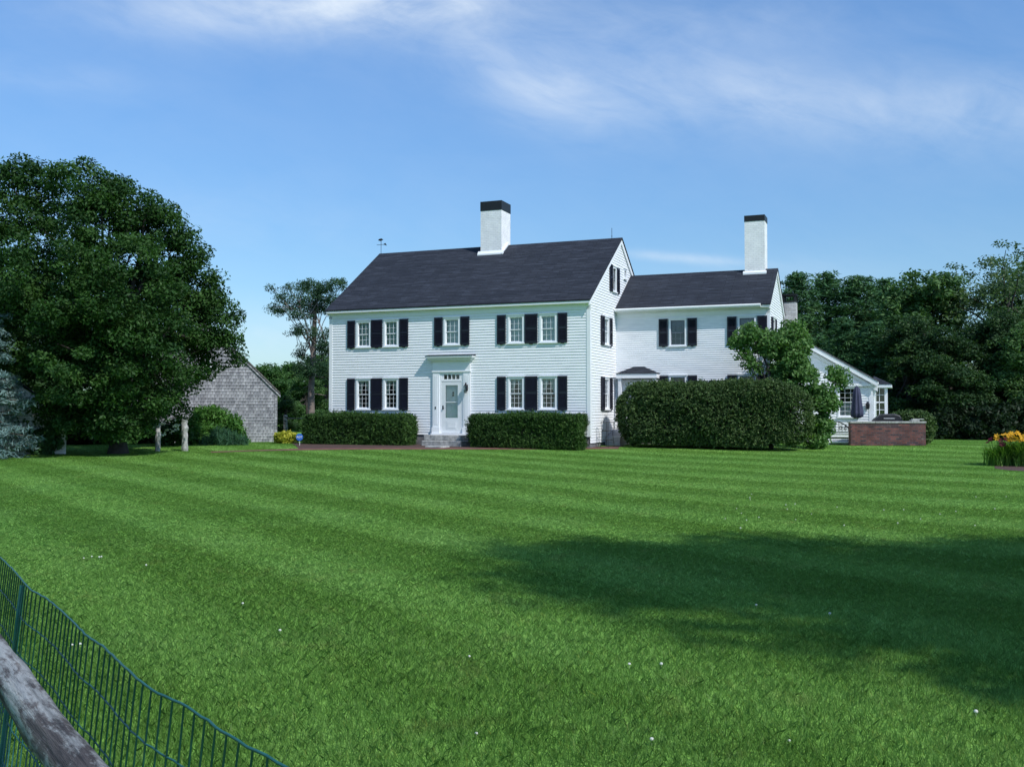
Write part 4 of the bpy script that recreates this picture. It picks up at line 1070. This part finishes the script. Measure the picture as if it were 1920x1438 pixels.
# big shade tree at the left
TY = 33.6; tb = at(222, 800, TY); tb = Vector((tb.x, TY, gzf(tb.x, TY)))
lob = []
for (px, py, r, dy) in [(40, 390, 1.35, 0), (140, 395, 1.5, -1), (230, 425, 1.6, .5), (295, 455, 1.4, .5), (325, 495, 1.1, 1.2), (20, 500, 1.7, 1), (120, 510, 1.9, -2), (230, 540, 1.9, -1.8), (320, 560, 1.6, 1.8), (365, 550, .9, 1.8),
                        (392, 610, 1.15, 1.9), (420, 655, .75, 2.2), (448, 650, .45, 2.2), (60, 620, 1.8, -.6), (160, 640, 1.9, -2.5), (265, 655, 1.9, -1.4), (350, 670, 1.3, 3.0), (362, 695, .7, 2.2), (400, 672, .45, 2.3), (312, 735, .9, 3.4),
                        (245, 735, 1.5, -1.2), (160, 740, 1.2, -1.6), (335, 750, .4, 3.2), (285, 765, .6, 3.2), (85, 700, 1.3, -.4), (-60, 480, 2.0, 0), (-60, 620, 2.2, 1), (140, 560, 2.0, 2.2), (270, 600, 2.0, 2.4), (270, 405, 1.1, 0), (205, 375, 1.0, 0), (100, 365, 1.1, 0), (346, 488, .8, 1.0), (372, 562, .8, 1.6), (292, 432, .8, .6), (5, 360, 1.0, 0), (452, 640, .5, 2.3), (462, 655, .3, 2.3), (440, 685, .35, 2.4), (222, 788, .8, -1.4), (175, 795, .7, -1.2), (235, 795, .6, -1.0), (130, 770, .8, -.6), (200, 778, .9, .8), (250, 775, .7, 2.8), (80, 765, .8, -.8), (-20, 700, 1.4, .6), (45, 335, .7, 0), (150, 338, .7, -.6), (240, 358, .65, 0), (295, 388, .5, .5), (332, 425, .45, .8), (392, 505, .45, 1.6), (425, 580, .5, 1.8)]:
    lob.append(L_(px, py, r, TY, dy, base=tb))
tree('shade_tree', 'huge dark broadleaf tree towering over the left lawn edge', tb, lob, 4.2, .27, M['maple_leaf'], M['dark_bark'], 1500, 150, .13, .48, gap=.16, lo=.55, limbs=30, seed=21, up=.8)
# flat topped pine at the left end of the house
PY = 50.0; pb = at(584, 780, PY); pb = Vector((pb.x, PY, 0))
plob = []
for (px, py, r, rz_) in [(560, 570, .75, .32), (535, 560, .55, .25), (525, 580, .45, .25), (590, 548, .85, .4), (620, 535, .6, .3), (632, 524, .35, .2), (575, 535, .6, .25), (600, 575, .7, .4), (560, 590, .5, .2), (610, 560, .6, .35), (512, 577, .25, .18), (515, 540, .22, .2), (540, 537, .3, .15),
                         (568, 620, .5, .22), (553, 623, .3, .15), (600, 625, .45, .35), (612, 650, .5, .5), (600, 690, .5, .5), (568, 660, .35, .45), (570, 690, .4, .4), (615, 700, .5, .5)]:
    plob.append(L_(px, py, r * 1.3, PY, random.uniform(-1.2, 1.2), rz=rz_ * 1.15, base=pb))
def stubs(mb, rr):
    for (sx, sz, L) in ((1, 3.1, .7), (1, 2.2, .75), (-1, 2.6, .4), (1, 4.3, .5), (1, .85, .8)):
        limb(mb, (0, 0, sz), (sx * L, -.1, sz - .12), .035, .012, 6, .0, 3, rr)
tree('pine_tree', 'bare trunked pine with a flat crown left of the house', pb, plob, 6.9, .175, M['flat_pine_leaf'], M['pine_bark'], 360, 52, .15, .30, gap=.0, lo=.15, aspect=.25, up=.5, limbs=18, seed=4, lean=(.15, 0), lf=.15, extra=stubs)
# blue spruce at the left edge
sb = at(-30, 850, 31.0); sb = Vector((sb.x, 31.0, gzf(sb.x, 31)))
pine('blue_spruce', 'pale blue spruce at the left edge of the lawn', sb, 5.4, 1.75, M['spruce_leaf'], M['bark'], 7, base=.04, tuft=.34, size=.17, per=85, droop=.25, aspect=.2, dens=1.4)
# lilac behind the hedge
ly = 36.2; lb = at(1446, 800, ly); lb = Vector((lb.x, ly, gzf(lb.x, ly)))
llob = [L_(px, py, r, ly, dy, base=lb) for (px, py, r, dy) in [(1400, 628, .42, 0), (1425, 640, .42, .2), (1385, 640, .25, 0), (1455, 650, .5, 0), (1485, 625, .42, .2), (1500, 640, .4, 0), (1480, 670, .55, 0), (1405, 680, .22, 0), (1415, 690, .18, 0), (1500, 690, .45, 0), (1500, 715, .6, -.1), (1545, 738, .42, 0), (1562, 702, .32, .3), (1574, 702, .22, .3), (1552, 752, .36, 0), (1545, 785, .34, -.1), (1540, 815, .32, -.1), (1540, 755, .45, 0), (1535, 795, .42, 0), (1528, 742, .3, .2), (1530, 825, .3, -.1), (1470, 645, .5, .1), (1440, 655, .36, 0), (1500, 662, .45, 0), (1462, 690, .45, .1), (1575, 712, .28, .2), (1470, 700, .4, .2), (1395, 660, .25, 0)]]
def ltrunk(mb, rr):
    q = lambda x, y: at(x, y, ly) - lb
    mb.tube([q(1452, 745), q(1442, 695), q(1432, 670), q(1412, 648)], [.05, .045, .035, .015], 8)
    mb.tube([q(1455, 745), q(1462, 700), q(1474, 670), q(1490, 640)], [.05, .045, .035, .012], 8); mb.tube([q(1470, 760), q(1500, 720), q(1540, 700)], [.04, .03, .012], 7); mb.tube([q(1438, 685), q(1420, 680), q(1405, 678)], [.02, .014, .006], 6)
tree('lilac_tree', 'small bright leaved lilac rising behind the tall hedge', lb, llob, 1.5, .07, M['lilac_leaf'], M['dark_bark'], 620, 56, .115, .27, gap=.05, lo=.4, aspect=.66, limbs=12, seed=14, extra=ltrunk)

# woods: a few grown specimens, copied with their own size and turn
def decid(seed, h, r, n, open_=0.1, size=.24, leaf='wood_leaf', low=.14, per=60, label=None):
    rr = random.Random(seed); lob = []
    for k in range(16):
        f = k / 15; a = rr.uniform(0, 6.28); z = h * (low + (.93 - low) * f); R_ = r * math.sin(math.pi * (.18 + .74 * f)) * .75
        lob.append((math.cos(a) * R_ * .8, math.sin(a) * R_ * .8, z, r * rr.uniform(.3, .5), r * rr.uniform(.3, .5), h * rr.uniform(.07, .12)))
    return tree('woodland_tree', label or 'x', (0, 0, -50), lob, h * .72, .02 * h, M[leaf], M['dark_bark'], n, per, size, .55, gap=open_, lo=.35, seed=seed, limbs=18)
protoA = decid(31, 10, 3.4, 560, .12)
protoB = decid(37, 9, 3.2, 560, .05, .22, 'deep_leaf')
protoC = decid(43, 11, 3.4, 250, .34, .17, 'airy_leaf', low=.3, per=44)
protoF = decid(53, 8, 3.0, 360, .05, .26, 'far_leaf')
protoP = pine('white_pine', 'x', (0, 0, -50), 10, 3.0, M['pine_leaf'], M['dark_bark'], 61, base=.06, per=44, shape=.95, tuft=.68, size=.26, aspect=.22)
protoQ = pine('white_pine', 'x', (0, 0, -50), 9.5, 2.7, M['pine_leaf'], M['dark_bark'], 67, base=.05, per=44, shape=.8, tuft=.7, size=.26, aspect=.22)
protos = {'A': protoA, 'B': protoB, 'C': protoC, 'F': protoF, 'P': protoP, 'Q': protoQ}
ph = {'A': 10.4, 'B': 9.4, 'C': 11.5, 'F': 8.4, 'P': 10, 'Q': 9.5}
used = set()
def plant(kind, px, topy, Y, label, group, wide=1.0):
    base = protos[kind]
    o = base if kind not in used else copy_tree(base)
    used.add(kind)
    p = at(px, topy, Y); s = p.z / ph[kind]
    o.location = (p.x, Y, -.05); o.scale = (s * wide, s * wide, s); o.rotation_euler = (0, 0, random.uniform(0, 6.28))
    o['label'] = label; o['group'] = group
    return o
WG, RG, MG, LG = 'pines behind the wing', 'broadleaf trees of the right woods', 'trees between barn and house', 'trees behind the big shade tree'
for kind, px, ty, Y, lab in [
    ('P', 1495, 505, 60, 'dark pine right behind the worn chimney of the wing'),
    ('Q', 1550, 508, 62, 'pointed dark pine just right of the worn chimney'),
    ('P', 1606, 512, 60, 'dark pine rising above the closed navy umbrella'),
    ('Q', 1655, 520, 63, 'dark pine rising above the grill'),
    ('Q', 1450, 540, 66, 'dark pine mostly hidden behind the ell roof end'),
    ('P', 1580, 590, 53, 'shorter pine with drooping boughs above the wing roof'),
    ('Q', 1640, 600, 52, 'shorter pine with boughs over the glazed bay')]:
    plant(kind, px, ty, Y, lab, WG, random.uniform(1.35, 1.75))
for kind, px, ty, Y, lab in [
    ('A', 1735, 506, 56, 'leafy broadleaf tree right of the pines, above the brick wall end'),
    ('C', 1790, 490, 58, 'airy broadleaf tree with sky showing through, left of the tallest one'),
    ('C', 1880, 448, 56, 'tallest airy broadleaf tree near the right edge'),
    ('A', 1960, 485, 60, 'broadleaf tree cut by the right edge of the picture'),
    ('B', 1700, 590, 50, 'dense dark tree just right of the brick patio wall'),
    ('B', 1780, 610, 48, 'dense dark tree midway between brick wall and daylilies'),
    ('B', 1860, 580, 49, 'dense dark tree rising straight behind the daylilies'),
    ('A', 1935, 600, 47, 'dense dark tree behind the daylilies at the right edge'),
    ('B', 2040, 560, 48, 'dense tree standing past the right edge of the picture')]:
    plant(kind, px, ty, Y, lab, RG, 1.2)
for kind, px, ty, Y, lab in [
    ('F', 500, 678, 66, 'light green leafy tree just right of the barn roof'),
    ('F', 548, 676, 70, 'light green leafy tree seen between barn and pine trunk'),
    ('A', 575, 700, 60, 'darker broadleaf tree right behind the pine trunk'),
    ('A', 612, 660, 62, 'darker broadleaf tree touching the left house corner'),
    ('B', 535, 740, 54, 'low dense dark tree behind the rail fence post')]:
    plant(kind, px, ty, Y, lab, MG, 1.25)
for kind, px, ty, Y, lab in [
    ('B', 20, 560, 50, 'dark tree behind the blue spruce'),
    ('A', 130, 600, 52, 'dark tree behind the white shed'),
    ('B', 215, 640, 47, 'dark dense tree straight behind the big trunk'),
    ('B', 300, 690, 46, 'dark low tree behind the left granite post'),
    ('A', -70, 500, 48, 'dark tree past the left edge of the picture')]:
    plant(kind, px, ty, Y, lab, LG, 1.2)
# shade trees beside the photographer, to the right: lawn_tree ones throw the long shadow over the lawn
Sx, Nx = Vector((.65, -.76, 0)).normalized(), Vector((.76, .65, 0)).normalized()
def sky_block_tree(kind, s_, n_, h, wide, label):  # added unseen trees that block sky light to darken the lawn shade
    o = copy_tree(protos[kind]); p = Sx * s_ + Nx * n_; sc = h / ph[kind]
    o.location = (p.x, p.y, -.25); o.scale = (sc * wide, sc * wide, sc); o.rotation_euler = (0, 0, random.uniform(0, 6)); o['label'] = label; o['group'] = 'shade trees beside the lawn'
def lawn_tree(s_, n_, top, low, rad, seed, label, count=420):
    rr = random.Random(seed); p = Sx * s_ + Nx * n_; lob = []
    for k in range(15):
        f = k / 14; z = low + (top - low) * (.06 + .90 * f); a = rr.uniform(0, 6.28); q = rad * .5 * math.sqrt(rr.random()) * (1.0 if f < .75 else .6)
        lob.append((math.cos(a) * q, math.sin(a) * q, z, rad * .62 * (1 if f < .8 else .7), rad * .62 * (1 if f < .8 else .7), (top - low) * .11))
    for k in range(10):
        f = k / 9; a = rr.uniform(0, 6.28)
        lob.append((math.cos(a) * rad * .85, math.sin(a) * rad * .85, low + (top - low) * (.05 + .9 * f), rad * .35, rad * .35, (top - low) * .08))
    return tree('woodland_tree', label, (p.x, p.y, -.25), lob, top * .8, .016 * top, M['wood_leaf'], M['dark_bark'], count, 56, .30, .85, 'shade trees beside the lawn', gap=.06, lo=.1, seed=seed, limbs=22)
lawn_tree(8.0, 8.3, 17.2, 8.5, 2.9, 91, 'tall broadleaf tree behind the photographer, its shadow reaching far left', 250)
lawn_tree(8.0, 12.2, 13.6, 5.0, 3.0, 92, 'broadleaf tree beside the right lawn edge', 460)
lawn_tree(8.5, 16.8, 12.0, 3.0, 3.0, 93, 'broadleaf tree farther along the right lawn edge', 460)
lawn_tree(4.6, 7.9, 8.6, 1.6, 2.3, 94, 'shorter broad tree just right of the photographer', 330)
lawn_tree(8.6, 10.6, 15.0, 5.0, 2.4, 95, 'broadleaf tree between the two tallest ones behind the photographer', 330)
sky_block_tree('A', 13.0, 9.5, 15, .7, 'added sky-blocking dense tree farthest behind the photographer')
sky_block_tree('B', 4.6, 9.6, 6.0, 1.2, 'added sky-blocking low dense tree nearest the photographer on the right')
sky_block_tree('B', 3.4, 13.0, 6.0, 1.2, 'added sky-blocking low dense tree midway along the right lawn edge')
sky_block_tree('B', 2.0, 16.6, 6.5, 1.2, 'added sky-blocking low dense tree outermost along the right lawn edge')
# distant wood that closes the horizon
def treeline():
    g = np.random.default_rng(77); cen = []
    for k in range(1500):
        a = g.uniform(R(-62), R(62)); d_ = g.uniform(95, 125); H_ = 5.2 + 2.2 * math.sin(a * 9) + 1.2 * math.sin(a * 23 + 1)
        cen.append((math.sin(a) * d_, math.cos(a) * d_, g.uniform(0, 1) ** .8 * H_))
    q, v = leaf_cloud(cen, 1.7, 38, .75, .4, .8, .6, g=g)
    tag(raw_mesh('treeline', q, 4, v, M['wood_leaf']), 'far dark wood that closes the horizon behind house and barn', 'woods', kind='stuff')
treeline()

# ------------------------------------------------------------------ shrubs and flowers
def shrub(name, label, px, py, Y, lobes, leaf, n, per, size, crad, cat='shrub', up=.4, aspect=.5, seed=1, droop=.2, group=None):
    g = np.random.default_rng(seed); rr = random.Random(seed)
    b = at(px, py, Y); b = Vector((b.x, Y, gzf(b.x, Y)))
    t = empty(name, b, label=label, cat=cat, group=group)
    lob = [L_(x, y, r, Y, dy, base=b) for x, y, r, dy in lobes]
    cl = lobes_to_clusters(lob, n, .35, g); cl[:, 2] = np.maximum(cl[:, 2], .04)
    q, v = leaf_cloud(cl, crad, per, size, up, .8, aspect, droop, g=g); q[..., 2] = np.maximum(q[..., 2], -.05)
    raw_mesh('foliage', q, 4, v, leaf, t)
    k = MB()
    for c in cl[::max(1, len(cl) // 16)]: limb(k, (rr.uniform(-.15, .15), rr.uniform(-.1, .1), -.05), c, .022, .006, 5, .1, 4, rr)
    obj('stem', k, M['twig'], t, True, fix=False)
    return t
shrub('leafy_shrub', 'rounded light green shrub in front of the barn', 405, 830, 39.5, [(370, 795, .55, 0), (400, 790, .6, .2), (430, 800, .5, 0), (400, 815, .7, -.2), (445, 820, .3, 0), (360, 820, .4, 0), (385, 770, .35, .2)], M['shrub_leaf'], 170, 70, .17, .30, seed=3, aspect=.35)
shrub('iris_clump', 'blue green clump of blade leaves below the light green shrub', 418, 835, 38.4, [(395, 830, .3, 0), (420, 824, .38, 0), (442, 828, .32, 0), (408, 828, .3, 0)], M['iris_leaf'], 60, 60, .34, .22, 'plant', up=.05, aspect=.09, seed=4, droop=-1.2)
shrub('white_flower_shrub', 'shrub with scattered white blossoms between the granite posts', 320, 830, 38.0, [(310, 815, .4, 0), (328, 805, .4, 0), (345, 818, .35, 0)], M['maple_leaf'], 60, 60, .15, .26, seed=5)
wfl = [o for o in S.objects if o.name.startswith('white_flower_shrub')][0]
g = np.random.default_rng(5); cc = np.stack([g.uniform(-.5, .5, 26), g.uniform(-.75, -.4, 26), g.uniform(.35, 1.0, 26)], -1)
q, v = leaf_cloud(cc, .06, 12, .07, .4, 1, .8, g=g); raw_mesh('blossom', q, 4, v, M['petal_white'], wfl)
shrub('golden_shrub', 'small golden yellow shrub at the foot of the barn corner', 535, 828, 40.5, [(525, 820, .22, 0), (540, 818, .25, 0), (550, 822, .2, 0), (534, 824, .25, -.1)], M['gold_leaf'], 46, 60, .12, .16, seed=6)
shrub('dark_shrub', 'low black green shrub against the white shed wall', 82, 848, 33.0, [(78, 830, .42, 0), (92, 822, .34, 0), (70, 838, .35, 0), (98, 806, .18, 0)], M['pine_leaf'], 60, 70, .16, .24, seed=8)
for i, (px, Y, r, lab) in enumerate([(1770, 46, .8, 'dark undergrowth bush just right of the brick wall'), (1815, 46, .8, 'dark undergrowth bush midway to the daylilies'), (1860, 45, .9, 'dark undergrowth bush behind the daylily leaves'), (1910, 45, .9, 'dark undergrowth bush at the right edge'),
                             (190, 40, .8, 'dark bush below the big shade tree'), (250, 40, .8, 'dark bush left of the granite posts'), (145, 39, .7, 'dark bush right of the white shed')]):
    shrub('undergrowth_bush', lab, px, 825, Y, [(px, 800, r, 0), (px - 22, 812, r * .8, 0), (px + 22, 812, r * .8, .2), (px + 5, 780, r * .7, .4)], M['shade_tint_leaf'], 110, 56, .2, .36, seed=40 + i, cat='bush', group='dark bushes under the trees')

# daylilies
def daylily(px, py, label, seed, nf, mat_, hgt=.80):
    g = np.random.default_rng(seed); rr = random.Random(seed)
    b = on_ground(px, py); t = empty('daylily_clump', b, label=label, cat='flowers', group='daylilies in the corner bed')
    n = 420; q = []
    for k in range(n):
        a = g.uniform(0, 6.28); L = g.uniform(.30, .62) * hgt * 1.1; o = np.array([g.normal(0, .13), g.normal(0, .13), 0]); w = .015
        dirv = np.array([math.cos(a), math.sin(a), 0]); sd = np.array([-math.sin(a), math.cos(a), 0]) * w
        P_ = [o + dirv * L * (f * .45 + .75 * f * f) + np.array([0, 0, hgt * .85 * (1.5 * f - .85 * f * f) * (L / (.62 * hgt)) * 1.4]) for f in (0, .33, .66, 1)]
        for i in range(3): q.append([P_[i] - sd * (1 - i * .25), P_[i] + sd * (1 - i * .25), P_[i + 1] + sd * (1 - (i + 1) * .27), P_[i + 1] - sd * (1 - (i + 1) * .27)])
    q = np.array(q); raw_mesh('foliage', q, 4, np.repeat(g.random(n), 3), M['lily_leaf'], t)
    st = MB(); tops = []
    for k in range(nf):
        a = g.uniform(0, 6.28); r_ = g.uniform(.05, .34); p = Vector((math.cos(a) * r_, math.sin(a) * r_, hgt * g.uniform(.78, 1.12))); tops.append(p)
        limb(st, (p.x * .2, p.y * .2, 0), p, .006, .004, 5, .0, 4, rr)
    obj('stem', st, M['lily_leaf'], t, True, fix=False)
    for p in tops:
        k = MB(); tilt = Vector((rr.uniform(-.6, .6), rr.uniform(-.9, .2), .7)).normalized(); u_ = tilt.orthogonal().normalized(); w_ = tilt.cross(u_)
        R_ = .095
        for i in range(6):
            a = i * math.pi / 3; d1 = u_ * math.cos(a) + w_ * math.sin(a); d2 = u_ * math.cos(a + .42) + w_ * math.sin(a + .42); d3 = u_ * math.cos(a - .42) + w_ * math.sin(a - .42)
            k.face(Vector(), d2 * R_ * .55 + tilt * .04, d1 * R_ + tilt * .045, d3 * R_ * .55 + tilt * .04)
        f_ = obj('flower', k, mat_, t, fix=False); f_.location = p
    return t
daylily(1872, 873, 'leafy daylily clump with plum coloured blooms, outermost of the bed', 2, 9, M['petal_plum'], .66)
daylily(1893, 872, 'daylily clump full of golden blooms beside the plum one', 3, 16, M['petal_gold'], .82)
daylily(1914, 874, 'golden daylily clump cut by the right edge of the picture', 4, 16, M['petal_gold'], .84)
daylily(1942, 874, 'golden daylily clump just past the right edge of the picture', 5, 14, M['petal_gold'], .84)
fr = [on_ground(x, y) for x, y in ((1866, 879), (1890, 882), (1925, 884), (1990, 885))]; bk = [on_ground(x, y) for x, y in ((1862, 868), (1890, 864), (1925, 862), (1990, 862))]
sheet('flower_bed', fr, bk, .008, M['mulch'])

# white clover heads and fallen petals on the lawn
cm = MB(); cm.lathe([(.004, .045), (.016, .05), (.020, .06), (.014, .072), (.004, .076)], 0, 0, 8); cm.tube([(0, 0, 0), (0, 0, .05)], .002, 4)
c0 = obj('clover_flower', cm, M['petal_white'], None, True); tag(c0, 'tiny white clover head standing in the mown lawn', 'flower', 'clover heads scattered over the lawn')
pts = [(1180, 1254), (1240, 1254), (1222, 1398), (1480, 1397), (1830, 1346), (880, 1238), (1556, 1158), (1418, 1141), (172, 1048), (186, 1050), (190, 1049), (157, 1051), (274, 1065), (135, 1217), (150, 1216), (455, 1138), (525, 1190), (893, 1384)]
for k in range(26): pts.append((random.uniform(1330, 1900), random.uniform(925, 995)))
for i, (x, y) in enumerate(pts):
    o = c0 if i == 0 else c0.copy()
    if i: COL.objects.link(o)
    o.location = on_ground(x, y); o.scale = [random.uniform(.4, .62)] * 3

grass()

# ------------------------------------------------------------------ light
sd = bpy.data.lights.new('sun', 'SUN'); sd.energy = 3.6; sd.angle = R(.8); sd.color = (1.0, .965, .92)
so = bpy.data.objects.new('sun', sd); COL.objects.link(so); so.rotation_euler = SUN.to_track_quat('Z', 'Y').to_euler(); so.location = (20, -20, 40)
w = bpy.data.worlds.new('World'); S.world = w; w.use_nodes = True; t = NT(w.node_tree)
sky = t.n('ShaderNodeTexSky', sky_type='NISHITA', sun_disc=False, sun_elevation=ELEV, sun_rotation=math.atan2(SUN.x, SUN.y), altitude=50, air_density=1.0, dust_density=.6, ozone_density=1.6)
gen = t.n('ShaderNodeTexCoord').outputs['Generated']
x, y, z = t.sep(gen)
zz = t.math('MAXIMUM', z, .02)
az = t.math('DIVIDE', x, t.math('MAXIMUM', y, .05)); el = t.math('DIVIDE', z, t.math('MAXIMUM', y, .05))
pv = t.comb(t.math('DIVIDE', x, t.math('ADD', zz, .12)), t.math('DIVIDE', y, t.math('ADD', zz, .12)), 0.0)
def blob(a0, e0, sa, se, rot=0.0):
    da = t.math('SUBTRACT', az, a0); de = t.math('SUBTRACT', el, e0)
    c_, s_ = math.cos(rot), math.sin(rot)
    u_ = t.math('ADD', t.math('MULTIPLY', da, c_), t.math('MULTIPLY', de, s_)); v_ = t.math('SUBTRACT', t.math('MULTIPLY', de, c_), t.math('MULTIPLY', da, s_))
    r_ = t.math('ADD', t.math('POWER', t.math('ABSOLUTE', t.math('DIVIDE', u_, sa)), 2.0), t.math('POWER', t.math('ABSOLUTE', t.math('DIVIDE', v_, se)), 2.0))
    return t.math('EXPONENT', t.math('MULTIPLY', r_, -1.0))
n1 = t.noise(t.comb(t.math('MULTIPLY', az, 5.0), t.math('MULTIPLY', el, 9.0), 0.0), 1.0, 8, .62, .7)
n2 = t.noise(t.vmath('ADD', t.comb(t.math('MULTIPLY', az, 14.0), t.math('ADD', t.math('MULTIPLY', el, 34.0), t.math('MULTIPLY', az, 9.0)), 0.0), (3.1, 1.7, 0)), 1.0, 7, .6, .5)
tex = t.ramp(t.math('ADD', t.math('MULTIPLY', n1, .6), t.math('MULTIPLY', n2, .4)), [(.34, (0, 0, 0)), (.68, (1, 1, 1))])
X = lambda px: (px - 960) / 1850; Yy = lambda py: (767 - py) / 1850
cl = None
for px, py, sx, sy, rot, amp in [(540, 5, 340, 62, 0.0, .85), (760, -10, 200, 42, 0.0, .65), (1010, 160, 170, 66, -.40, .62), (1330, 165, 280, 70, -.12, .50), (1800, 200, 320, 80, 0.0, .42), (1250, 40, 400, 60, 0, .25), (1290, 484, 120, 9, -.08, .75), (520, 640, 200, 60, 0, .45), (1450, 530, 200, 40, 0, .35), (100, 140, 160, 30, -.1, .22), (300, 420, 400, 60, 0, .12)]:
    b_ = t.math('MULTIPLY', blob(X(px), Yy(py), sx / 1850, sy / 1850, rot), amp * .9)
    cl = b_ if cl is None else t.math('ADD', cl, b_)
tex2 = t.math('ADD', t.math('MULTIPLY', tex, .8), .2)
fac = t.math('MINIMUM', t.math('MULTIPLY', cl, tex2), .92)
streak = t.math('MULTIPLY', tex, .05)
fac = t.math('ADD', fac, t.math('MULTIPLY', streak, t.math('SUBTRACT', 1.0, fac)))
skyc = t.mix(1.0, sky.outputs[0], (1.03, 1.39, 1.66), 'MULTIPLY')
skyc = t.mix(1.0, skyc, t.ramp(z, [(0.0, (.70, .70, .70)), (.16, (.80, .80, .80)), (.34, (.96, .97, 1.0)), (.6, (1.05, 1.05, 1.05))]), 'MULTIPLY')
mixc = t.mix(fac, skyc, (7.4, 8.3, 9.3))
bg = t.n('ShaderNodeBackground', ins={0: mixc, 1: .10})
t.n('ShaderNodeOutputWorld', ins={0: bg.outputs[0]})

vs_ = S.view_settings; S.display_settings.display_device = 'sRGB'
vs_.view_transform = 'Standard'; vs_.look = 'None'; vs_.exposure = 0.15; vs_.gamma = 1; vs_.use_curve_mapping = False
S.cycles.max_bounces = 8; S.cycles.transparent_max_bounces = 12
S.cycles.use_denoising = True
S.render.film_transparent = False
